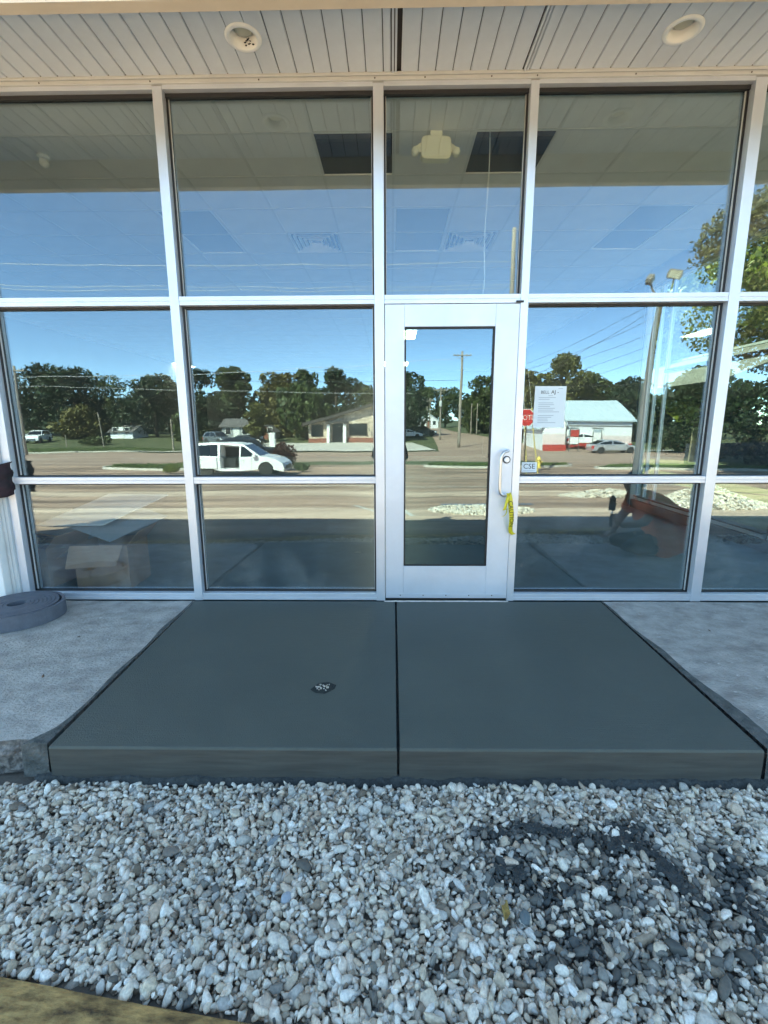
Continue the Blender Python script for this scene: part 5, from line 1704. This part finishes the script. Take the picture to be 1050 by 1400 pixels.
def light_pole(x, Y, ztop):
    zb = gz(Y)
    h = ztop - zb
    t = empty('light_pole', (x, -Y, zb), 0, 'weathered leaning wooden pole with two floodlights on top at the right', 'light pole')
    top = Vector((1.0 - .3, 0, h))
    MB().tube([(.20, 0, -.3), (.30, 0, h * .3), (.44, 0, h * .6), (.62, 0, h)], [.22, .20, .17, .14], 12).build('shaft', POLED, t, smooth=True)
    MB().tube(smooth_path([(.62, 0, h - .2), (.75, .05, h), (1.05, .1, h + .25), (1.12, .1, h + .8)]), .04, 6).build('bracket', POLED, t)
    MB().tube(smooth_path([(.62, 0, h - .2), (.40, .05, h + .05), (.12, .1, h + .2), (.02, .1, h + .55)]), .04, 6).build('bracket', POLED, t)
    for c, rz_, sc in (((1.12, .12, h + 1.0), .35, 1.0), ((-.05, .12, h + .75), -.6, .8)):
        f = empty('floodlight', c, rz_); f.parent = t; f.scale = (sc, sc, sc)
        f.rotation_euler = (-.35, .25 if rz_ > 0 else -.7, rz_)
        MB().prism([(-.30, -.20), (.30, -.20), (.34, .0), (.28, .22), (-.28, .22), (-.34, .0)], -.14, .16).build('lamp_box', mat('lamp_grey', (.22, .19, .16), .6), f, bevel=.02)
        MB().box(-.25, .25, .161, .175, -.15, .17).build('lamp_lens', LENS, f)
    return t
light_pole(12.75, 21.2, 7.5)
# wires
WIRE = mat('bare_wire', (.50, .50, .50), .5)
WIRED = mat('dark_wire', (.04, .045, .05), .6)
def wire(a, b, sag, r, m, label, group='overhead wires'):
    a = Vector(a); b_ = Vector(b)
    p = []
    for k in range(13):
        t = k / 12
        q_ = a.lerp(b_, t); q_.z -= sag * 4 * t * (1 - t)
        p.append(q_)
    return tag(MB().tube(p, r, 5).build('overhead_wire', m), label, 'wire', group)
wire((-40, -50, 6.75), (8.5, -54.5, 9.2), .5, .022, WIRE, 'upper pale wire crossing before the tree tops at the left')
wire((-90, -46, 6.9), (-40, -50, 6.75), .3, .022, WIRE, 'continuation of the upper pale wire at the far left')
wire((-40, -50, 5.7), (2.5, -54.5, 5.1), .1, .018, WIRE, 'lower pale wire crossing before the tree tops at the left')
wire((-90, -46, 5.8), (-40, -50, 5.7), .2, .018, WIRE, 'continuation of the lower pale wire at the far left')
wire((8.5, -54.5, 6.0), (70, -60, 7.4), .6, .020, WIRED, 'dark wire running right from the tall pole in the door glass')
wire((8.5, -54.5, 6.6), (-60, -58, 8.4), .6, .020, WIRED, 'thin dark wire above the tan building')
for k, (za, zb_) in enumerate(((8.55, 8.40), (7.70, 7.40), (7.55, 7.25))):
    wire((-30, -18, za + .1), (5.7, -19.9, zb_ + .35), .25, .010, WIRE, ('top' , 'middle', 'lowest')[k] + ' of three pale wires across the upper left windows')
for k, (za, zb_) in enumerate(((2.6, 7.0), (3.4, 6.6), (3.3, 5.9), (2.7, 5.3), (4.2, 7.3), (2.2, 4.7))):
    wire((5.9 + .4 * k, -22 - 2 * k, za + .6), (13.3, -21.2, zb_), .2, .010, WIRED, ('first', 'second', 'third', 'fourth', 'fifth', 'sixth')[k] + ' dark slanting wire from the light pole, counted from the top', 'wires slanting to the light pole')
# yellow guy guards
for k, (xa, xb_, Ya) in enumerate(((5.95, 8.0, 22.0), (6.2, 7.3, 21.6))):
    g_ = empty('guy_wire', (xb_, -Ya, gz(Ya)), 0, ('right', 'left')[k] + ' guy wire with a yellow guard beside the stop sign', 'guy wire', 'guy wires of the near wooden pole')
    d = Vector((xa - xb_, -19.95 + Ya, (9.4, 6.9)[k] - gz(Ya)))
    MB().tube([(0, 0, -.1), tuple(d)], .009, 5).build('strand', WIRE, g_)
    MB().tube([tuple(d * .0), tuple(d * .32)], .035, 8).build('guard', mat('guard_yellow', (.62, .50, .16), .6), g_)
# stop sign faces the lot
st = empty('stop_sign', (6.42, -19.0, gz(19)), 0, 'red octagonal stop sign on a post right of the door', 'stop sign')
oc = [(.38 * math.cos(math.pi / 8 + k * math.pi / 4) / math.cos(math.pi / 8), .38 * math.sin(math.pi / 8 + k * math.pi / 4) / math.cos(math.pi / 8)) for k in range(8)]
zc2 = 1.59 - gz(19)
MB().prism([(a, b2 + zc2) for a, b2 in oc], .030, .034).build('border', FRAMEW, st)
MB().prism([(a * .94, b2 * .94 + zc2) for a, b2 in oc], .0345, .038).build('face', mat('sign_red', (.50, .02, .02), .45), st)
text_mesh('lettering', "STOP", .30, FRAMEW, st, Matrix.Translation((0, .040, zc2)) @ Matrix.Rotation(math.pi, 4, 'Z') @ Matrix.Rotation(math.pi / 2, 4, 'X'), .001)
MB().box(-.03, .03, -.03, .028, -.3, zc2 + .4).build('post', POLED, st)
# small red board sign and the white board by the barn
for (x, Y, w, z0, z1, mm, lab) in ((19.65, 47, 1.0, -.85, .75, REDP, 'red and white board sign on two legs before the barn'), (23.6, 50.3, .9, -1.1, .45, FRAMEW, 'white board sign on two legs beside the white sedan')):
    s_ = empty('board_sign', (x, -Y, gz(Y)), 0, lab, 'sign')
    for k in (-1, 1): MB().box(k * w / 2 - .04, k * w / 2 + .04, -.04, .04, -.2, z1 - gz(Y)).build('leg', SHING, s_)
    MB().box(-w / 2 + .041, w / 2 - .041, -.02, .03, (z0 + z1) / 2 - gz(Y), z1 - gz(Y) - .08).build('board', mm, s_)
    MB().box(-w / 2 + .041, w / 2 - .041, -.02, .03, z0 - gz(Y), (z0 + z1) / 2 - gz(Y) - .05).build('board', FRAMEW, s_)
def hydrant(x, Y, h, m, label):
    t = empty('fire_hydrant', (x, -Y, gz(Y)), .2, label, 'fire hydrant')
    s = h / .75
    MB().lathe([(.17 * s, -.05), (.17 * s, .04 * s), (.11 * s, .05 * s), (.10 * s, .45 * s), (.15 * s, .46 * s), (.15 * s, .50 * s), (.13 * s, .52 * s), (.10 * s, .64 * s), (.03 * s, .70 * s), (.03 * s, .75 * s), (.001, .75 * s)], 20).build('barrel', m, t, smooth=False)
    for a in (-1, 1):
        MB().lathe([(.05 * s, 0), (.05 * s, .09 * s), (.065 * s, .09 * s), (.065 * s, .13 * s), (.02 * s, .14 * s), (.02 * s, .17 * s), (.001, .17 * s)], 12, (a * .08 * s if a > 0 else -.22 * s, 0, .36 * s), 'X').build('outlet_cap', m, t)
    return t
hydrant(9.3, 26.0, .75, mat('hydrant_yellow', (.75, .55, .12), .5), 'yellow fire hydrant on the grass verge above the lettered card')
tag(MB().box(-14.05, -13.35, -50.6, -50, gz(50), .45).build('electrical_cabinet', FRAMEW, bevel=.03), 'white utility cabinet just behind the nose of the van', 'cabinet')

# rubble heap of white gravel, sunlit beyond the shade
def heap(cx, cY, rx, rY, h, n, seed, label):
    r = np.random.default_rng(seed)
    a = r.uniform(0, 6.28, n); d = np.sqrt(r.uniform(0, 1, n))
    x = cx + rx * d * np.cos(a); Y = cY + rY * d * np.sin(a)
    z = np.array([gz(v) for v in Y]) + h * (1 - d) ** .9 * (1 + .25 * np.sin(a * 3)) + r.uniform(-.02, .03, n)
    S = r.uniform(.02, .05, (n, 3))
    o = link('gravel_heap', stones('gravel_heap', np.stack([x, -Y, z], 1), S, GRAVEL))
    core = []
    N_ = 20
    for i in range(N_): core.append((cx + rx * .95 * math.cos(2 * math.pi * i / N_), -(cY + rY * .95 * math.sin(2 * math.pi * i / N_)), gz(cY) - .1))
    c = MB().add(core + [(cx, -cY, gz(cY) + h * .9)], [(i, (i + 1) % N_, N_) for i in range(N_)]).build('heap_core', GRAVEL, o)
    return tag(o, label, 'gravel', kind='stuff')
heap(7.1, 6.9, 1.35, .8, .42, 3200, 4, 'heap of sunlit white gravel on the lot at the right')
heap(6.0, 9.4, 1.3, .5, .16, 1600, 5, 'low spread of white gravel beyond the heap at the right')
heap(1.9, 6.2, 1.1, .85, .06, 2400, 6, 'patch of sunlit white gravel by the blue parking line')

# iron fence across the lot at the right, and a board fence panel behind it
fc = empty('iron_fence', (19.0, -24.6, gz(24.6)), 0, 'black iron picket fence at the far right beyond the lot', 'fence')
IRON = mat('black_iron', (.015, .015, .017), .5)
pk_me = MB().box(-.012, .012, -.012, .012, 0, 1.55).mesh('picket', IRON)
for k in range(60): link('picket', pk_me, fc, (k * .125, 0, .05))
for z in (.25, 1.4): MB().box(-.05, 7.5, -.02, .02, z - .02, z + .02).build('rail', IRON, fc)
for k in range(4): MB().box(k * 2.48 - .04, k * 2.48 + .04, -.04, .04, -.1, 1.75).build('post', IRON, fc)
bf_ = empty('board_fence', (19.2, -27, gz(27)), 0, 'dark board fence standing behind the iron pickets', 'fence')
bd = MB().box(-.075, .075, -.012, .012, 0, 1.5).mesh('board', mat('dark_boards', (.05, .055, .06), .8, var=.2, island=.3))
for k in range(52): link('board', bd, bf_, (k * .16, 0, .02 + random.uniform(0, .02)))
MB().box(-.1, 8.3, -.05, -.014, .4, .5).build('rail', IRON, bf_)

# seen through the side glazing: sunlit trees, a grey canopy and a fence next door
tree(12.2, -15.5, 8.4, 4.0, 'bright', 41, 'sunlit bright green tree seen through the side windows, nearest', 'trees beside the building', n=24000, leaf=.12, base=-.2, zlo=.28)
tree(17.5, -21, 9.6, 4.6, 'bright', 42, 'sunlit green tree seen through the side windows, farther off', 'trees beside the building', n=14000, leaf=.13, base=-.2, zlo=.25)
tree(16.5, -12.0, 8.4, 3.8, 'bright', 43, 'green tree beside the right corner of the building', 'trees beside the building', n=12000, leaf=.11, base=-.2, zlo=.35)
tree(13.6, -25.5, 9.2, 4.6, 'mid', 44, 'green tree standing farthest off beyond the side windows', 'trees beside the building', n=14000, leaf=.15, base=-.2, zlo=.1)
tree(10.6, -21.5, 7.6, 3.2, 'dark', 45, 'dark tree behind the far end of the side windows', 'trees beside the building', n=12000, leaf=.13, base=-.2, zlo=.08)
cp = empty('carport', (9.4, 12.2, -.2), 0, 'grey roofed carport with a pale ridge edge seen through the side windows', 'carport')
CPG = mat('carport_grey', (.085, .085, .078), .8, var=.35, scale=3, detail=10)
MB().prism([(-2.2, 2.45), (3.6, 2.45), (3.6, 3.7), (1.0, 3.7)], -5.0, 4.0).build('roof', CPG, cp)
MB().box(.95, 3.63, -5.03, 4.03, 3.702, 3.77).build('roof_edge', mat('roof_edge_grey', (.22, .23, .22), .7), cp)
for a, b2 in ((-2.0, -4.8), (-2.0, 3.8), (3.4, -4.8), (3.4, 3.8)):
    MB().box(a - .06, a + .06, b2 - .06, b2 + .06, 0, 2.447).build('post', ROOFB, cp)
hg = empty('side_hedge', (14.5, 14.5, -.2), 0, 'dark hedge below the carport seen through the side windows', 'hedge')
bl = [(random.uniform(-1, 1), random.uniform(-10, 14), random.uniform(.5, 2.0), 1.1, .9) for _ in range(60)]
V, F = leaves(8, bl, 36000, .11)
link('foliage', np_mesh('foliage', V, F, LEAF['dark']), hg)
MB().tube([(0, -6, .1), (0, 0, .3), (0, 6, .1)], .05, 6).build('stem', BARK, hg)

# ------------------------------------------------------------------ people
def skin_body(name, joints, bones, parent, m, sub=2, root=0):
    """joints: {name: (pos, radius)}; one continuous skinned surface"""
    keys = list(joints)
    me = bpy.data.meshes.new(name)
    me.from_pydata([joints[k][0] for k in keys], [(keys.index(a), keys.index(b)) for a, b in bones], [])
    o = bpy.data.objects.new(name, me)
    C.objects.link(o)
    o.parent = parent
    md = o.modifiers.new('skin', 'SKIN')
    md.use_smooth_shade = True
    for i, k in enumerate(keys):
        r = joints[k][1]
        me.skin_vertices[0].data[i].radius = r if isinstance(r, tuple) else (r, r)
        me.skin_vertices[0].data[i].use_root = (i == root)
    o.modifiers.new('sub', 'SUBSURF').levels = sub
    o.modifiers['sub'].render_levels = sub
    me.materials.append(m)
    return o
SKIN = mat('skin', (.42, .26, .19), .55)
def head_mesh(parent, loc, rot, hairm, hair_long=.0):
    """egg-shaped head with nose, ears, eyes, mouth and a cap of hair; faces -y locally"""
    h = empty('head_mount', loc)
    h.parent = parent
    h.rotation_euler = rot
    bm = bmesh.new()
    bmesh.ops.create_uvsphere(bm, u_segments=24, v_segments=16, radius=1)
    for v in bm.verts:
        x, y, z = v.co
        taper = 1 - .22 * max(0, -z) - .0
        yy = y * .097 * (1 + .05 * z)
        if y < 0 and z < .2: yy *= .93
        if y < -.6:
            yy -= .020 * math.exp(-((x / .16) ** 2 + ((z + .12) / .22) ** 2))       # nose
            yy += .006 * math.exp(-((abs(x) - .38) ** 2 / .02 + (z - .08) ** 2 / .012))  # eye sockets
            yy -= .004 * math.exp(-((x / .3) ** 2 + ((z + .48) / .06) ** 2))        # lips
        v.co = (x * .076 * taper, yy, z * .118)
    me = bpy.data.meshes.new('head'); bm.to_mesh(me); bm.free()
    for p in me.polygons: p.use_smooth = True
    me.materials.append(SKIN)
    hd = link('head', me, h)
    for s in (-1, 1):
        MB().lathe([(.001, -.008), (.012, -.006), (.022, 0), (.024, .006), (.012, .004)], 12, (s * .076, .005, -.005), 'X').build('ear', SKIN, h, smooth=True)
        MB().lathe([(.001, -.012), (.008, -.008), (.011, 0)], 10, (s * .029, -.080, .010), 'Y').build('eye', BLACK, h, smooth=True)
    bm = bmesh.new()
    bmesh.ops.create_uvsphere(bm, u_segments=24, v_segments=16, radius=1)
    bmesh.ops.delete(bm, geom=[v for v in bm.verts if v.co.z < -.25 - hair_long or (v.co.y < -.35 and v.co.z < .45)], context='VERTS')
    for v in bm.verts:
        k = 1 + .02 * math.sin(v.co.x * 19 + v.co.y * 13)
        v.co = (v.co.x * .083 * k, v.co.y * .105 * k + .003, v.co.z * .127 * k)
    me = bpy.data.meshes.new('hair'); bm.to_mesh(me); bm.free()
    me.materials.append(hairm)
    for p in me.polygons: p.use_smooth = True
    hr = link('hair', me, h)
    md = hr.modifiers.new('solid', 'SOLIDIFY'); md.thickness = .008
    return h
def hand(parent, wrist, direction, palmn, curl, side, m=SKIN, s=1.0):
    """palm with four unequal bent fingers and a thumb leaving its side"""
    d = Vector(direction).normalized(); n = Vector(palmn); n = (n - d * n.dot(d)).normalized(); w = d.cross(n) * side
    W = Vector(wrist)
    J = {'wrist': (W, .026 * s), 'palm': (W + d * .05 * s, (.036 * s, .018 * s)), 'knuckles': (W + d * .085 * s, (.037 * s, .015 * s))}
    B = [('wrist', 'palm'), ('palm', 'knuckles')]
    skin_body('palm', J, B, parent, m, 2)
    for i, (off, ln) in enumerate(((-.030, .070), (-.010, .078), (.010, .073), (.029, .058))):
        p = W + d * .080 * s + w * off * s
        pts = [p - d * .02 * s, p]
        dirv = d.copy()
        for k, fr in enumerate((.45, .32, .23)):
            ax_ = dirv.cross(n).normalized()
            dirv = (Matrix.Rotation(-curl * (.9 if k else .8), 3, ax_) @ dirv)
            pts.append(pts[-1] + dirv * ln * fr * s)
        MB().tube([tuple(q_) for q_ in pts], [.009 * s, .0095 * s, .0088 * s, .0078 * s, .0055 * s], 8).build('finger', m, parent, smooth=True)
    b0 = W + d * .03 * s - w * .025 * s
    t1 = b0 + (d * .6 - w * .8 + n * .2).normalized() * .038 * s
    t2 = t1 + (d * .95 - w * .15 + n * .45).normalized() * .032 * s
    MB().tube([tuple(b0 - d * .01), tuple(t1), tuple(t2)], [.013 * s, .011 * s, .008 * s], 8).build('thumb', m, parent, smooth=True)

# worker crouching on the old concrete just outside the picture at the right, mirrored in the glass
wk = empty('person', (2.62, -1.22, 0), 0, 'person in an orange t-shirt and dark trousers kneeling over the concrete', 'person')
ORANGE = mat('orange_cotton', (.95, .17, .06), .9, var=.12, scale=9, bump=.2, bscale=14)
DENIM = mat('dark_denim', (.012, .016, .024), .9, var=.2, scale=10)
HAIR = mat('dark_hair', (.012, .010, .010), .6)
wj = {'pelvis': ((.16, 0, .24), (.20, .17)), 'waist': ((.14, 0, .37), (.19, .16)), 'chest': ((.05, 0, .51), (.20, .16)), 'neck0': ((-.05, 0, .60), .065), 'neck': ((-.12, 0, .635), .052),
      'sh_l': ((-.02, .19, .56), .062), 'el_l': ((-.16, .25, .36), .046), 'wr_l': ((-.36, .16, .32), .030),
      'sh_r': ((-.02, -.19, .56), .062), 'el_r': ((-.14, -.26, .32), .046), 'wr_r': ((-.28, -.12, .20), .030),
      'hip_l': ((.08, .075, .15), .075), 'kn_l': ((-.28, .12, .085), .066), 'an_l': ((.14, .10, .055), .042), 'toe_l': ((.27, .10, .04), .032),
      'hip_r': ((.08, -.075, .15), .075), 'kn_r': ((-.28, -.15, .085), .066), 'an_r': ((.14, -.15, .06), .045), 'toe_r': ((.24, -.15, .045), .035)}
wb_ = [('pelvis', 'waist'), ('waist', 'chest'), ('chest', 'neck0'), ('neck0', 'neck'), ('chest', 'sh_l'), ('sh_l', 'el_l'), ('el_l', 'wr_l'), ('chest', 'sh_r'), ('sh_r', 'el_r'), ('el_r', 'wr_r'),
       ('pelvis', 'hip_l'), ('hip_l', 'kn_l'), ('kn_l', 'an_l'), ('an_l', 'toe_l'), ('pelvis', 'hip_r'), ('hip_r', 'kn_r'), ('kn_r', 'an_r'), ('an_r', 'toe_r')]
skin_body('body', wj, wb_, wk, SKIN)
def fatten(j, keys, f, extra=None):
    o = {}
    for k in keys:
        p, r = j[k]
        o[k] = (p, tuple(a + f for a in r) if isinstance(r, tuple) else r + f)
    if extra: o.update(extra)
    return o
def mid(j, a, b, t, r): return (tuple(j[a][0][i] + (j[b][0][i] - j[a][0][i]) * t for i in range(3)), r)
sj = fatten(wj, ['pelvis', 'waist', 'chest', 'neck0', 'sh_l', 'sh_r'], .026, {'hem': ((.20, 0, .14), (.20, .18)), 'sl_l': mid(wj, 'sh_l', 'el_l', .75, .078), 'sl_r': mid(wj, 'sh_r', 'el_r', .75, .078)})
skin_body('shirt', sj, [('hem', 'pelvis'), ('pelvis', 'waist'), ('waist', 'chest'), ('chest', 'neck0'), ('chest', 'sh_l'), ('sh_l', 'sl_l'), ('chest', 'sh_r'), ('sh_r', 'sl_r')], wk, ORANGE)
tj = fatten(wj, ['hip_l', 'kn_l', 'an_l', 'hip_r', 'kn_r', 'an_r'], .016, {'seat': ((.10, 0, .12), (.10, .08))})
skin_body('trousers', tj, [('seat', 'hip_l'), ('hip_l', 'kn_l'), ('kn_l', 'an_l'), ('seat', 'hip_r'), ('hip_r', 'kn_r'), ('kn_r', 'an_r')], wk, DENIM)
for k in 'lr':
    bj = fatten(wj, ['an_' + k, 'toe_' + k], .012)
    skin_body('boot', bj, [('an_' + k, 'toe_' + k)], wk, BLACK, 2)
head_mesh(wk, (-.165, 0, .725), (R(-8), R(0), R(-78)), HAIR)
hand(wk, (-.36, .16, .32), (-.6, -.2, .75), (-.7, .2, -.6), .9, 1)
hand(wk, (-.28, -.12, .20), (-.8, .1, -.55), (-.3, 0, -1), .35, -1)
tl = empty('trowel', (2.20, -1.10, .30), 0, 'small dark margin trowel held upright by the kneeling worker', 'trowel')
MB().tube([(0, 0, .0), (0, 0, .13)], [.017, .014], 10).build('grip', BLACK, tl)
MB().tube([(0, 0, .13), (.01, .0, .165)], .006, 8).build('shank', CHROME, tl)
MB().prism([(-.035, .165), (.035, .165), (.030, .29), (.0, .32), (-.030, .29)], -.002, .002).build('blade', mat('dull_steel', (.10, .10, .10), .5, .5), tl)

# photographer behind the camera, dark clothes, holding a phone; mostly behind the mullion in the glass
pz = -.30
ph = empty('person', (-.02, -3.62, pz), 0, 'person in dark clothes standing on the lot and holding up a phone', 'person')
pj = {'pelvis': ((0, 0, .88), (.15, .11)), 'waist': ((0, 0, 1.02), (.135, .10)), 'chest': ((0, 0, 1.24), (.16, .11)), 'neck0': ((0, 0, 1.38), .06), 'neck': ((0, .01, 1.45), .05),
      'sh_l': ((-.18, 0, 1.34), .055), 'el_l': ((-.235, .05, 1.08), .042), 'wr_l': ((-.085, .235, 1.50), .026),
      'sh_r': ((.18, 0, 1.34), .055), 'el_r': ((.235, .05, 1.08), .042), 'wr_r': ((.125, .235, 1.50), .026),
      'hip_l': ((-.09, 0, .84), .09), 'kn_l': ((-.10, .02, .46), .062), 'an_l': ((-.10, 0, .09), .042), 'toe_l': ((-.11, .14, .035), .034),
      'hip_r': ((.09, 0, .84), .09), 'kn_r': ((.10, .02, .46), .062), 'an_r': ((.10, 0, .09), .042), 'toe_r': ((.11, .14, .035), .034)}
skin_body('body', pj, wb_, ph, SKIN)
DARKC = mat('dark_cotton', (.02, .02, .024), .9)
sj = fatten(pj, ['pelvis', 'waist', 'chest', 'neck0', 'sh_l', 'sh_r', 'el_l', 'el_r'], .016)
skin_body('shirt', sj, [('pelvis', 'waist'), ('waist', 'chest'), ('chest', 'neck0'), ('chest', 'sh_l'), ('sh_l', 'el_l'), ('chest', 'sh_r'), ('sh_r', 'el_r')], ph, DARKC)
tj = fatten(pj, ['pelvis', 'hip_l', 'kn_l', 'an_l', 'hip_r', 'kn_r', 'an_r'], .016)
skin_body('trousers', tj, [('pelvis', 'hip_l'), ('hip_l', 'kn_l'), ('kn_l', 'an_l'), ('pelvis', 'hip_r'), ('hip_r', 'kn_r'), ('kn_r', 'an_r')], ph, DENIM)
for k in 'lr':
    skin_body('boot', fatten(pj, ['an_' + k, 'toe_' + k], .012), [('an_' + k, 'toe_' + k)], ph, BLACK, 2)
head_mesh(ph, (0, .03, 1.575), (R(-8), 0, R(180)), HAIR)
hand(ph, (-.085, .235, 1.50), (.35, .25, .9), (1, .1, 0), .5, 1, s=.9)
hand(ph, (.125, .235, 1.50), (-.35, .25, .9), (-1, .1, 0), .5, -1, s=.9)
fn = empty('phone', (0, -3.335, 1.30), 0, 'dark phone held up by the standing person', 'phone')
MB().box(-.036, .036, -.004, .004, -.075, .075).build('case', BLACK, fn, bevel=.003)
MB().box(-.034, .034, -.0052, -.0042, -.072, .072).build('screen', DGL, fn)
